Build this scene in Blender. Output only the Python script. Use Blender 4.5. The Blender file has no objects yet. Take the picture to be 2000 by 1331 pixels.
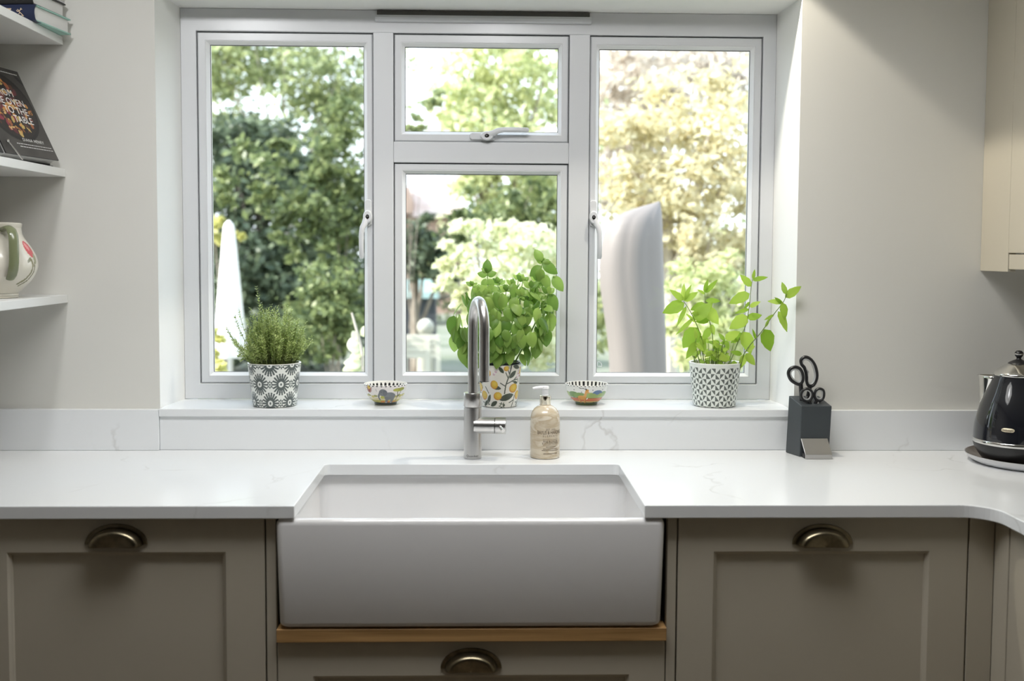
import bpy, bmesh, math, random
import numpy as np
from mathutils import Vector, Matrix

random.seed(7)
rng = np.random.default_rng(11)
sc = bpy.context.scene
COL = sc.collection
PI = math.pi
R = math.radians

# ------------------------------------------------------------------ camera, sky, sun, lights, exposure
cam_d = bpy.data.cameras.new('camera')
cam = bpy.data.objects.new('camera', cam_d)
COL.objects.link(cam)
yaw, pit, rol = 0.0277, 0.0597, 0.0053
fw = Vector((math.sin(yaw) * math.cos(pit), math.cos(yaw) * math.cos(pit), -math.sin(pit)))
rt = Vector((math.cos(yaw), -math.sin(yaw), 0))
up = rt.cross(fw)
rt2 = rt * math.cos(rol) + up * math.sin(rol)
up2 = -rt * math.sin(rol) + up * math.cos(rol)
m = Matrix((rt2, up2, -fw)).transposed().to_4x4()
m.translation = (0, -2.7648, 0.5194)
cam.matrix_world = m
cam_d.sensor_width = 36
cam_d.lens = 2079.4 / 2000 * 36
cam_d.shift_y = -0.0255
cam_d.clip_start, cam_d.clip_end = 0.05, 200
cam_d.dof.use_dof = True
cam_d.dof.focus_distance = 2.72
cam_d.dof.aperture_fstop = 2.6
sc.camera = cam

sc.view_settings.view_transform = 'Standard'
sc.view_settings.look = 'None'
sc.view_settings.gamma = 1
sc.view_settings.exposure = 0.12
sc.view_settings.use_curve_mapping = False
sc.cycles.use_denoising = True
sc.cycles.max_bounces = 10
sc.cycles.diffuse_bounces = 6
sc.cycles.transparent_max_bounces = 16
sc.cycles.sample_clamp_indirect = 6
sc.cycles.caustics_reflective = False
sc.cycles.caustics_refractive = False

world = bpy.data.worlds.new('sky')
sc.world = world
world.use_nodes = True
wn = world.node_tree
bg = wn.nodes['Background']
tc = wn.nodes.new('ShaderNodeTexCoord')
sp = wn.nodes.new('ShaderNodeSeparateXYZ')
rp = wn.nodes.new('ShaderNodeValToRGB')
rp.color_ramp.elements[0].color = (0.86, 0.94, 1.0, 1)
rp.color_ramp.elements[1].color = (0.62, 0.80, 1.0, 1)
wn.links.new(tc.outputs['Generated'], sp.inputs[0])
wn.links.new(sp.outputs['Z'], rp.inputs[0])
wn.links.new(rp.outputs[0], bg.inputs['Color'])
bg.inputs['Strength'].default_value = 2.7


def aim(o, d):
    o.rotation_euler = Vector(d).to_track_quat('-Z', 'Y').to_euler()


def lamp(name, kind, loc, d, energy, color, **kw):
    l = bpy.data.lights.new(name, kind)
    l.energy = energy
    l.color = color
    for k, v in kw.items():
        setattr(l, k, v)
    o = bpy.data.objects.new(name, l)
    COL.objects.link(o)
    o.location = loc
    aim(o, d)
    return o


lamp('sun', 'SUN', (-8, -3, 8), (0.80, 0.16, -0.58), 10.0, (1.0, 0.95, 0.87), angle=R(0.6))
# added unseen area light, soft fill from above onto wall and worktop
lamp('overhead_fill', 'AREA', (0.0, -1.08, 1.66), (0, 0, -1), 23, (0.98, 0.99, 1.0), shape='RECTANGLE', size=1.3, size_y=0.5)
# recessed ceiling spots in front of the window wall
lamp('ceiling_spot', 'SPOT', (0.50, -0.105, 1.47), (0, 0.0, -1), 31, (1.0, 0.93, 0.80), spot_size=R(104), spot_blend=0.12, shadow_soft_size=0.018)

# two added out-of-view fill lamps that brighten the upper window wall
for x_, e_ in ((-0.92, 27), (0.05, 14)):
    lamp('added_wall_fill', 'SPOT', (x_, -1.18, 1.465), (0.0, 1.18, -0.54), e_, (0.98, 0.985, 1.0), spot_size=R(74), spot_blend=0.6, shadow_soft_size=0.07)

# ------------------------------------------------------------------ materials
def srgb(*c):
    return tuple(((v / 255) / 12.92 if v / 255 <= 0.04045 else ((v / 255 + 0.055) / 1.055) ** 2.4) for v in c)


def mat(name, color, rough=0.5, metal=0.0, spec=0.5, coat=0.0, bump=None, attr=None, var=None):
    mt = bpy.data.materials.new(name)
    mt.use_nodes = True
    nt = mt.node_tree
    b = nt.nodes['Principled BSDF']
    b.inputs['Base Color'].default_value = (*color, 1)
    b.inputs['Roughness'].default_value = rough
    b.inputs['Metallic'].default_value = metal
    b.inputs['Specular IOR Level'].default_value = spec
    b.inputs['Coat Weight'].default_value = coat
    if attr:
        a = nt.nodes.new('ShaderNodeVertexColor')
        a.layer_name = attr
        nt.links.new(a.outputs['Color'], b.inputs['Base Color'])
    if var:   # soft tone variation: (scale, other colour)
        co = nt.nodes.new('ShaderNodeTexCoord')
        n = nt.nodes.new('ShaderNodeTexNoise')
        n.inputs['Scale'].default_value = var[0]
        n.inputs['Detail'].default_value = 4
        r = nt.nodes.new('ShaderNodeValToRGB')
        r.color_ramp.elements[0].position = 0.35
        r.color_ramp.elements[1].position = 0.65
        r.color_ramp.elements[0].color = (*color, 1)
        r.color_ramp.elements[1].color = (*var[1], 1)
        nt.links.new(co.outputs['Object'], n.inputs['Vector'])
        nt.links.new(n.outputs['Fac'], r.inputs[0])
        nt.links.new(r.outputs[0], b.inputs['Base Color'])
    if bump:  # (scale, strength)
        co = nt.nodes.new('ShaderNodeTexCoord')
        n = nt.nodes.new('ShaderNodeTexNoise')
        n.inputs['Scale'].default_value = bump[0]
        n.inputs['Detail'].default_value = 3
        bp = nt.nodes.new('ShaderNodeBump')
        bp.inputs['Strength'].default_value = bump[1]
        bp.inputs['Distance'].default_value = 0.002
        nt.links.new(co.outputs['Object'], n.inputs['Vector'])
        nt.links.new(n.outputs['Fac'], bp.inputs['Height'])
        nt.links.new(bp.outputs[0], b.inputs['Normal'])
    return mt


def quartz_mat():
    mt = mat('white_quartz', (0.80, 0.80, 0.79), 0.16, spec=0.5)
    nt = mt.node_tree
    b = nt.nodes['Principled BSDF']
    co = nt.nodes.new('ShaderNodeTexCoord')
    warp = nt.nodes.new('ShaderNodeTexNoise')
    warp.inputs['Scale'].default_value = 2.7
    warp.inputs['Detail'].default_value = 6
    mx = nt.nodes.new('ShaderNodeMixRGB')
    mx.inputs[0].default_value = 0.35
    nt.links.new(co.outputs['Object'], mx.inputs[1])
    nt.links.new(co.outputs['Object'], warp.inputs['Vector'])
    nt.links.new(warp.outputs['Color'], mx.inputs[2])
    v = nt.nodes.new('ShaderNodeTexVoronoi')
    v.feature = 'DISTANCE_TO_EDGE'
    v.inputs['Scale'].default_value = 3.1
    nt.links.new(mx.outputs[0], v.inputs['Vector'])
    r = nt.nodes.new('ShaderNodeValToRGB')
    r.color_ramp.elements[0].position = 0.0
    r.color_ramp.elements[0].color = (1, 1, 1, 1)
    r.color_ramp.elements[1].position = 0.012
    r.color_ramp.elements[1].color = (0, 0, 0, 1)
    nt.links.new(v.outputs['Distance'], r.inputs[0])
    n2 = nt.nodes.new('ShaderNodeTexNoise')
    n2.inputs['Scale'].default_value = 5.0
    n2.inputs['Detail'].default_value = 3
    nt.links.new(co.outputs['Object'], n2.inputs['Vector'])
    r2 = nt.nodes.new('ShaderNodeValToRGB')
    r2.color_ramp.elements[0].position = 0.48
    r2.color_ramp.elements[0].color = (0, 0, 0, 1)
    r2.color_ramp.elements[1].position = 0.68
    r2.color_ramp.elements[1].color = (0.38, 0.38, 0.38, 1)
    nt.links.new(n2.outputs['Fac'], r2.inputs[0])
    mul = nt.nodes.new('ShaderNodeMath')
    mul.operation = 'MULTIPLY'
    nt.links.new(r.outputs[0], mul.inputs[0])
    nt.links.new(r2.outputs[0], mul.inputs[1])
    mix = nt.nodes.new('ShaderNodeMixRGB')
    mix.inputs[1].default_value = (0.79, 0.805, 0.815, 1)
    mix.inputs[2].default_value = (0.36, 0.34, 0.31, 1)
    nt.links.new(mul.outputs[0], mix.inputs[0])
    nt.links.new(mix.outputs[0], b.inputs['Base Color'])
    return mt


def wood_mat():
    mt = mat('oiled_oak', (0.3, 0.19, 0.09), 0.45)
    nt = mt.node_tree
    b = nt.nodes['Principled BSDF']
    co = nt.nodes.new('ShaderNodeTexCoord')
    mp = nt.nodes.new('ShaderNodeMapping')
    mp.inputs['Scale'].default_value = (2.0, 30, 55)
    n = nt.nodes.new('ShaderNodeTexNoise')
    n.inputs['Scale'].default_value = 1.6
    n.inputs['Detail'].default_value = 6
    n.inputs['Distortion'].default_value = 0.8
    r = nt.nodes.new('ShaderNodeValToRGB')
    r.color_ramp.elements[0].position = 0.3
    r.color_ramp.elements[0].color = (*srgb(150, 114, 70), 1)
    r.color_ramp.elements[1].position = 0.7
    r.color_ramp.elements[1].color = (*srgb(196, 156, 104), 1)
    nt.links.new(co.outputs['Object'], mp.inputs[0])
    nt.links.new(mp.outputs[0], n.inputs['Vector'])
    nt.links.new(n.outputs['Fac'], r.inputs[0])
    nt.links.new(r.outputs[0], b.inputs['Base Color'])
    return mt


def glass_mat():
    mt = bpy.data.materials.new('clear_glazing')
    mt.use_nodes = True
    nt = mt.node_tree
    nt.nodes.clear()
    out = nt.nodes.new('ShaderNodeOutputMaterial')
    tr = nt.nodes.new('ShaderNodeBsdfTransparent')
    tr.inputs[0].default_value = (0.97, 0.98, 0.975, 1)
    gl = nt.nodes.new('ShaderNodeBsdfGlossy')
    gl.inputs['Roughness'].default_value = 0.01
    fr = nt.nodes.new('ShaderNodeFresnel')
    fr.inputs[0].default_value = 1.45
    mx = nt.nodes.new('ShaderNodeMixShader')
    nt.links.new(fr.outputs[0], mx.inputs[0])
    nt.links.new(tr.outputs[0], mx.inputs[1])
    nt.links.new(gl.outputs[0], mx.inputs[2])
    nt.links.new(mx.outputs[0], out.inputs[0])
    return mt


def leaf_mat(name, c1, c2, trans=0.45, rough=0.45, spec=0.4):
    mt = bpy.data.materials.new(name)
    mt.use_nodes = True
    nt = mt.node_tree
    b = nt.nodes['Principled BSDF']
    out = nt.nodes['Material Output']
    b.inputs['Roughness'].default_value = rough
    b.inputs['Specular IOR Level'].default_value = spec
    g = nt.nodes.new('ShaderNodeNewGeometry')
    oi = nt.nodes.new('ShaderNodeObjectInfo')
    ad = nt.nodes.new('ShaderNodeMath')
    ad.operation = 'ADD'
    nt.links.new(g.outputs['Random Per Island'], ad.inputs[0])
    nt.links.new(oi.outputs['Random'], ad.inputs[1])
    fr = nt.nodes.new('ShaderNodeMath')
    fr.operation = 'FRACT'
    nt.links.new(ad.outputs[0], fr.inputs[0])
    r = nt.nodes.new('ShaderNodeValToRGB')
    r.color_ramp.elements[0].color = (*c1, 1)
    r.color_ramp.elements[1].color = (*c2, 1)
    nt.links.new(fr.outputs[0], r.inputs[0])
    nt.links.new(r.outputs[0], b.inputs['Base Color'])
    t = nt.nodes.new('ShaderNodeBsdfTranslucent')
    nt.links.new(r.outputs[0], t.inputs[0])
    mx = nt.nodes.new('ShaderNodeMixShader')
    mx.inputs[0].default_value = trans
    nt.links.new(b.outputs[0], mx.inputs[1])
    nt.links.new(t.outputs[0], mx.inputs[2])
    nt.links.new(mx.outputs[0], out.inputs[0])
    return mt


M = {
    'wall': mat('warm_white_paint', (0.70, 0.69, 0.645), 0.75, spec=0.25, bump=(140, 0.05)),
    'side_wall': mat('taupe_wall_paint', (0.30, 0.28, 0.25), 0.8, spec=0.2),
    'reveal': mat('brightened_reveal_white', (0.84, 0.835, 0.815), 0.7, spec=0.25),  # whiter than the wall, the reveals' extra brightness is put into the colour
    'ceiling': mat('white_ceiling_paint', (0.8, 0.79, 0.77), 0.8, spec=0.2),
    'floor': mat('oak_floor_finish', (0.13, 0.10, 0.07), 0.5, var=(3, (0.17, 0.13, 0.09))),
    'upvc': mat('white_window_plastic', (0.655, 0.665, 0.68), 0.28),
    'bead': mat('white_glazing_bead', (0.80, 0.80, 0.81), 0.25),
    'vent_grey': mat('shaded_slot_grey', (0.13, 0.125, 0.115), 0.7),  # flat vent strip, shade of the open slot put into its grey
    'badge': mat('cream_gold_badge', (0.62, 0.55, 0.40), 0.35, 0.3),
    'gasket': mat('dark_grey_gasket', (0.10, 0.10, 0.10), 0.6),
    'quartz': quartz_mat(),
    'fireclay': mat('glazed_white_fireclay', (0.77, 0.765, 0.765), 0.10, spec=0.5, coat=0.3),
    'greige': mat('greige_cabinet_paint', (0.50, 0.46, 0.375), 0.45, spec=0.35),
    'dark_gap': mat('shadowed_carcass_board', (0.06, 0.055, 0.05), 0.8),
    'shelf': mat('white_shelf_paint', (0.76, 0.76, 0.74), 0.5, spec=0.3),
    'oak': wood_mat(),
    'brass': mat('antique_brass', (0.30, 0.255, 0.17), 0.30, 1.0, var=(60, (0.20, 0.17, 0.115))),
    'steel': mat('brushed_steel', (0.60, 0.59, 0.58), 0.28, 1.0, bump=(300, 0.03)),
    'chrome': mat('polished_chrome', (0.80, 0.79, 0.77), 0.07, 1.0),
    'gold': mat('pale_gold_plating', (0.80, 0.74, 0.60), 0.12, 1.0),
    'glass': glass_mat(),
    'black_enamel': mat('glossy_black_enamel', (0.012, 0.013, 0.017), 0.08, spec=0.6, coat=0.6),
    'black_plastic': mat('black_plastic', (0.014, 0.014, 0.015), 0.35),
    'grey_rubber': mat('light_grey_rubber', (0.42, 0.42, 0.41), 0.5),
    'block': mat('slate_grey_lacquer', srgb(62, 67, 70), 0.42, spec=0.4),
    'white_plastic': mat('white_pump_plastic', (0.86, 0.86, 0.86), 0.3),
    'soil': mat('dark_potting_soil', (0.03, 0.022, 0.015), 0.95, bump=(200, 0.8)),
    'ceramic': mat('painted_white_ceramic', (0.8, 0.8, 0.78), 0.22, attr='paint', coat=0.2),
    'print': mat('printed_matt_cover', (0.5, 0.5, 0.5), 0.4, attr='paint'),
    'white_ceramic': mat('white_glaze', (0.8, 0.79, 0.76), 0.15, coat=0.3),
    'jug_green': mat('olive_green_glaze', srgb(118, 124, 92), 0.2, coat=0.3),
    'pages': mat('book_paper', (0.72, 0.71, 0.69), 0.8, bump=(400, 0.2)),
    'navy': mat('navy_book_cloth', srgb(28, 38, 68), 0.55),
    'mint': mat('mint_book_board', srgb(150, 190, 178), 0.5),
    'black_cover': mat('black_book_cover', (0.018, 0.018, 0.018), 0.4),
    'ink': mat('dark_brown_ink', srgb(82, 66, 54), 0.6),
    'ink_black': mat('dark_grey_ink', srgb(40, 40, 42), 0.6),
    'white_ink': mat('white_ink', (0.82, 0.82, 0.80), 0.6),
    'gold_ink': mat('pale_gold_foil', srgb(224, 200, 170), 0.4),
    'tray': mat('pale_grey_enamel', (0.66, 0.66, 0.68), 0.3),
    'tray_in': mat('brown_grained_lacquer', srgb(96, 88, 80), 0.18, var=(14, srgb(140, 130, 120))),
    'thyme': leaf_mat('thyme_green', srgb(146, 166, 96), srgb(206, 218, 148), 0.4),
    'thyme_stem': leaf_mat('thyme_stem_green', srgb(120, 136, 76), srgb(150, 160, 100), 0.1),
    'basil': leaf_mat('basil_green', srgb(100, 140, 56), srgb(174, 204, 106), 0.45, 0.4),
    'basil_stem': leaf_mat('basil_stem_green', srgb(130, 165, 80), srgb(150, 180, 95), 0.2),
    'mint_leaf': leaf_mat('mint_green', srgb(134, 172, 50), srgb(184, 210, 88), 0.5, 0.5),
    'mint_stem': leaf_mat('mint_stem_green', srgb(110, 140, 60), srgb(130, 150, 80), 0.2),
    # garden
    'grass': mat('lawn_green', srgb(104, 112, 92), 0.95, var=(1.2, srgb(128, 130, 118))),
    'bark': mat('grey_brown_bark', srgb(122, 110, 98), 0.9, var=(6, srgb(160, 150, 138))),
    'pale_bark': mat('pale_bark', srgb(200, 190, 178), 0.9),
    'evergreen': leaf_mat('dark_evergreen', srgb(78, 92, 76), srgb(128, 140, 110), 0.25),
    'midgreen': leaf_mat('mid_green_leaf', srgb(88, 104, 70), srgb(154, 164, 110), 0.4),
    'olive': leaf_mat('olive_green_leaf', srgb(128, 142, 104), srgb(194, 200, 146), 0.4),
    'yellowgreen': leaf_mat('yellow_green_leaf', srgb(176, 186, 134), srgb(238, 238, 194), 0.45),
    'paleyellow': leaf_mat('pale_autumn_leaf', srgb(198, 190, 156), srgb(244, 236, 204), 0.45),
    'blush': leaf_mat('pinkish_grey_leaf', srgb(186, 176, 164), srgb(230, 220, 206), 0.4),
    'cream': leaf_mat('cream_variegated_leaf', srgb(206, 212, 170), srgb(250, 248, 226), 0.4),
    'gold_leaf': leaf_mat('golden_leaf', srgb(186, 186, 110), srgb(222, 216, 150), 0.45),
    'canvas_white': mat('white_parasol_canvas', (0.84, 0.81, 0.78), 0.8),
    'canvas_grey': mat('grey_cover_fabric', srgb(124, 117, 113), 0.55, bump=(8, 0.3)),
    'roof_tile': mat('weathered_roof_tile', srgb(206, 188, 178), 0.9, var=(3, srgb(190, 166, 154))),
    'house_wall': mat('red_brown_brick', srgb(176, 150, 136), 0.9),
    'teal': mat('teal_cloth', srgb(150, 176, 176), 0.8),
    'charcoal': mat('charcoal_paint', srgb(70, 74, 80), 0.7),
    'stone': mat('pale_stone', srgb(196, 194, 184), 0.85, var=(7, srgb(172, 170, 158))),
    'bench': mat('weathered_pale_timber', srgb(206, 202, 190), 0.85),
    'pavers': mat('grey_patio_stone', srgb(168, 166, 166), 0.9, var=(2, srgb(140, 140, 146))),
}


# ------------------------------------------------------------------ object helpers
def link(name, me, material=None, parent=None):
    o = bpy.data.objects.new(name, me)
    COL.objects.link(o)
    if material is not None and me is not None:
        mm = M[material] if isinstance(material, str) else material
        if len(me.materials) == 0:
            me.materials.append(mm)
    if parent is not None:
        o.parent = parent
    return o


def tag(o, label=None, cat=None, group=None, kind=None):
    if label: o['label'] = label
    if cat: o['category'] = cat
    if group: o['group'] = group
    if kind: o['kind'] = kind
    return o


def empty(name, loc=(0, 0, 0), label=None, cat=None, group=None, kind=None, rz=0.0):
    o = bpy.data.objects.new(name, None)
    COL.objects.link(o)
    o.empty_display_size = 0.05
    o.location = loc
    o.rotation_euler = (0, 0, rz)
    return tag(o, label, cat, group, kind)


class MB:
    """collects verts and faces of one mesh"""
    def __init__(self):
        self.v, self.f = [], []

    def add(self, vs, fs):
        b = len(self.v)
        self.v += [tuple(p) for p in vs]
        self.f += [tuple(i + b for i in q) for q in fs]
        return self

    def box(self, x0, x1, y0, y1, z0, z1):
        vs = [(x0, y0, z0), (x1, y0, z0), (x1, y1, z0), (x0, y1, z0), (x0, y0, z1), (x1, y0, z1), (x1, y1, z1), (x0, y1, z1)]
        return self.hexa(vs)

    def hexa(self, vs):
        return self.add(vs, [(0, 3, 2, 1), (4, 5, 6, 7), (0, 1, 5, 4), (1, 2, 6, 5), (2, 3, 7, 6), (3, 0, 4, 7)])

    def loft(self, loops, closed=True, cap0=True, cap1=True):
        n = len(loops[0])
        vs = [p for l in loops for p in l]
        fs = []
        for i in range(len(loops) - 1):
            for j in range(n if closed else n - 1):
                k = (j + 1) % n
                fs.append((i * n + j, i * n + k, (i + 1) * n + k, (i + 1) * n + j))
        if cap0: fs.append(tuple(reversed(range(n))))
        if cap1: fs.append(tuple((len(loops) - 1) * n + j for j in range(n)))
        return self.add(vs, fs)

    def lathe(self, prof, c=(0, 0, 0), n=48, sx=1.0, sy=1.0, cap=True):
        loops = [[(c[0] + r * sx * math.cos(2 * PI * j / n), c[1] + r * sy * math.sin(2 * PI * j / n), c[2] + z) for j in range(n)] for r, z in prof]
        return self.loft(loops, True, cap, cap)

    def tube(self, path, rad, n=10, cap=True, flat=None):
        P = [Vector(p) for p in path]
        rr = rad if isinstance(rad, (list, tuple)) else [rad] * len(P)
        t0 = (P[1] - P[0]).normalized()
        nrm = t0.orthogonal().normalized()
        if flat is not None:
            nrm = (Vector(flat) - t0 * t0.dot(Vector(flat))).normalized()
        loops = []
        for i, p in enumerate(P):
            a = P[max(i - 1, 0)]; b = P[min(i + 1, len(P) - 1)]
            t = (b - a).normalized()
            nrm = (nrm - t * nrm.dot(t)).normalized()
            bn = t.cross(nrm)
            r1 = rr[i] if not isinstance(rr[i], tuple) else rr[i][0]
            r2 = rr[i] if not isinstance(rr[i], tuple) else rr[i][1]
            loops.append([p + nrm * (r1 * math.cos(2 * PI * j / n)) + bn * (r2 * math.sin(2 * PI * j / n)) for j in range(n)])
        return self.loft(loops, True, cap, cap)

    def ring_tube(self, path, r1, r2, up, n=8):
        """closed loop tube; r1 across the loop plane, r2 along up"""
        P = [Vector(p) for p in path]
        up = Vector(up).normalized()
        N = len(P)
        vs, fs = [], []
        for i, p in enumerate(P):
            t = (P[(i + 1) % N] - P[i - 1]).normalized()
            s = t.cross(up).normalized()
            for j in range(n):
                a = 2 * PI * j / n
                vs.append(p + s * (r1 * math.cos(a)) + up * (r2 * math.sin(a)))
        for i in range(N):
            for j in range(n):
                fs.append((i * n + j, i * n + (j + 1) % n, ((i + 1) % N) * n + (j + 1) % n, ((i + 1) % N) * n + j))
        return self.add(vs, fs)

    def rects(self, loops):
        """sweep a rectangular section in the XZ plane: loops = [(x0,x1,z0,z1,y), ...]"""
        ls = [[(x0, y, z0), (x1, y, z0), (x1, y, z1), (x0, y, z1)] for x0, x1, z0, z1, y in loops]
        return self.loft(ls, True, False, False)

    def prism(self, pts, z0, z1):
        n = len(pts)
        vs = [(x, y, z0) for x, y in pts] + [(x, y, z1) for x, y in pts]
        fs = [tuple(reversed(range(n))), tuple(range(n, 2 * n))] + [(i, (i + 1) % n, n + (i + 1) % n, n + i) for i in range(n)]
        return self.add(vs, fs)

    def mesh(self, name, smooth=40):
        me = bpy.data.meshes.new(name)
        me.from_pydata(self.v, [], self.f)
        bm = bmesh.new()
        bm.from_mesh(me)
        bmesh.ops.recalc_face_normals(bm, faces=bm.faces)
        bm.to_mesh(me)
        bm.free()
        if smooth:
            me.shade_smooth()
            me.set_sharp_from_angle(angle=R(smooth))
        me.update()
        return me

    def build(self, name, material, parent=None, smooth=40, bevel=None, seg=2):
        o = link(name, self.mesh(name, smooth), material, parent)
        if bevel:
            b = o.modifiers.new('bevel', 'BEVEL')
            b.width = bevel
            b.segments = seg
            b.limit_method = 'ANGLE'
            b.angle_limit = R(35)
            b.harden_normals = True
        return o


def grid_mesh(name, V, colors=None, wrap=False, smooth=True):
    """V: (rows, cols, 3) array -> quads; colors: (rows, cols, 3) linear"""
    r, c, _ = V.shape
    idx = np.arange(r * c).reshape(r, c)
    if wrap:
        idx2 = np.concatenate([idx, idx[:, :1]], 1)
    else:
        idx2 = idx
    q = np.stack([idx2[:-1, :-1], idx2[:-1, 1:], idx2[1:, 1:], idx2[1:, :-1]], -1).reshape(-1, 4)
    me = bpy.data.meshes.new(name)
    me.vertices.add(r * c)
    me.vertices.foreach_set('co', V.reshape(-1).astype(np.float32))
    me.loops.add(q.size)
    me.loops.foreach_set('vertex_index', q.reshape(-1).astype(np.int32))
    me.polygons.add(len(q))
    me.polygons.foreach_set('loop_start', np.arange(0, q.size, 4, dtype=np.int32))
    me.polygons.foreach_set('loop_total', np.full(len(q), 4, dtype=np.int32))
    me.update(calc_edges=True)
    me.validate()
    if colors is not None:
        a = me.color_attributes.new('paint', 'FLOAT_COLOR', 'POINT')
        cc = np.ones((r * c, 4), dtype=np.float32)
        cc[:, :3] = colors.reshape(-1, 3)
        a.data.foreach_set('color', cc.reshape(-1))
    if smooth:
        me.shade_smooth()
    return me


def quads_mesh(name, V):
    """V: (n,4,3) separate quads"""
    n = len(V)
    me = bpy.data.meshes.new(name)
    me.vertices.add(n * 4)
    me.vertices.foreach_set('co', V.reshape(-1).astype(np.float32))
    me.loops.add(n * 4)
    me.loops.foreach_set('vertex_index', np.arange(n * 4, dtype=np.int32))
    me.polygons.add(n)
    me.polygons.foreach_set('loop_start', np.arange(0, n * 4, 4, dtype=np.int32))
    me.polygons.foreach_set('loop_total', np.full(n, 4, dtype=np.int32))
    me.update(calc_edges=True)
    return me


class Canvas:
    """flat paint laid out in numpy (x right, y up, both 0..1) and then put on a mesh as a colour attribute"""
    def __init__(self, w, h, bgc, asp=1.0):
        self.a = np.empty((h, w, 3))
        self.a[:] = bgc
        self.x, self.y = np.meshgrid((np.arange(w) + .5) / w, (np.arange(h) + .5) / h)
        self.asp = asp  # width/height of the real surface

    def put(self, mask, c):
        self.a[mask] = c
        return self

    def ell(self, cx, cy, rx, ry, c, rot=0.0):
        dx = (self.x - cx) * self.asp; dy = self.y - cy
        u = dx * math.cos(rot) + dy * math.sin(rot); v = -dx * math.sin(rot) + dy * math.cos(rot)
        return self.put((u / (rx * self.asp)) ** 2 + (v / ry) ** 2 < 1, c)

    def lens(self, cx, cy, ln, wd, rot, c):
        """leaf shape, units of height"""
        dx = (self.x - cx) * self.asp; dy = self.y - cy
        u = (dx * math.cos(rot) + dy * math.sin(rot)) / ln; v = -dx * math.sin(rot) + dy * math.cos(rot)
        return self.put((np.abs(u) < 1) & (np.abs(v) < wd * np.clip(1 - u * u, 0, 1) ** 0.8), c)

    def rect(self, x0, x1, y0, y1, c):
        return self.put((self.x >= x0) & (self.x < x1) & (self.y >= y0) & (self.y < y1), c)

    def poly(self, pts, c):
        ins = np.zeros(self.x.shape, bool)
        n = len(pts)
        for i in range(n):
            x0, y0 = pts[i]; x1, y1 = pts[(i + 1) % n]
            if y0 == y1: continue
            cr = ((y0 > self.y) != (y1 > self.y)) & (self.x < (x1 - x0) * (self.y - y0) / (y1 - y0) + x0)
            ins ^= cr
        return self.put(ins, c)

    def line(self, pts, w, c):
        for (x0, y0), (x1, y1) in zip(pts[:-1], pts[1:]):
            ax, bx = x0 * self.asp, x1 * self.asp
            px = self.x * self.asp
            L = (bx - ax) ** 2 + (y1 - y0) ** 2 + 1e-12
            t = np.clip(((px - ax) * (bx - ax) + (self.y - y0) * (y1 - y0)) / L, 0, 1)
            d = np.hypot(px - ax - t * (bx - ax), self.y - y0 - t * (y1 - y0))
            self.put(d < w, c)
        return self

    def sample(self, U, V):
        h, w, _ = self.a.shape
        return self.a[np.clip((V * h).astype(int), 0, h - 1), np.clip((U * w).astype(int) % w, 0, w - 1)]


def painted_lathe(name, prof, center, cv, parent, n=360, rows=120, u0=0.0, v_of=None, material='ceramic'):
    """surface of revolution with paint; u=0.5 looks towards the room (-y)"""
    pr = np.array(prof, float)
    seg = np.concatenate([[0], np.cumsum(np.hypot(np.diff(pr[:, 0]), np.diff(pr[:, 1])))])
    t = np.linspace(0, 1, rows)
    rr = np.interp(t * seg[-1], seg, pr[:, 0]); zz = np.interp(t * seg[-1], seg, pr[:, 1])
    u = np.arange(n) / n
    ph = (u - 0.5) * 2 * PI
    V = np.stack([rr[:, None] * np.sin(ph), -rr[:, None] * np.cos(ph), np.repeat(zz[:, None], n, 1)], -1)
    col = cv.sample(np.repeat((u + u0)[None] % 1, rows, 0), np.repeat(t[:, None], n, 1))
    me = grid_mesh(name, V, col, wrap=True)
    o = link(name, me, material, parent)
    o.location = center
    return o


def text_geo(s, size, align='CENTER', space=1.0):
    cu = bpy.data.curves.new('lettering', 'FONT')
    cu.body = s
    cu.size = size
    cu.align_x = align
    cu.align_y = 'CENTER'
    cu.space_character = space
    cu.resolution_u = 3
    ob = bpy.data.objects.new('lettering', cu)
    COL.objects.link(ob)
    dg = bpy.context.evaluated_depsgraph_get()
    me = bpy.data.meshes.new_from_object(ob.evaluated_get(dg))
    bpy.data.objects.remove(ob)
    bpy.data.curves.remove(cu)
    return me


def text_on(name, s, size, mtx, material, parent, align='CENTER', space=1.0, bend=None, xs=1.0):
    """flat letters; mtx places the text plane; bend=(cx, cy, r, z, ang0) wraps them on an upright cylinder"""
    me = text_geo(s, size, align, space)
    for v in me.vertices:
        x, y = v.co.x * xs, v.co.y
        if bend:
            cx, cy, r, z, a0 = bend
            a = a0 + x / r
            v.co = (cx + r * math.sin(a), cy - r * math.cos(a), z + y)
        else:
            v.co = mtx @ Vector((x, y, 0))
    me.materials.clear()
    return link(name, me, material, parent)


# ================================================================== STRUCTURE
FLOOR_Z, CEIL_Z = -0.91, 1.49
XL, XR, YB = -1.42, 1.67, -7.0

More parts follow.
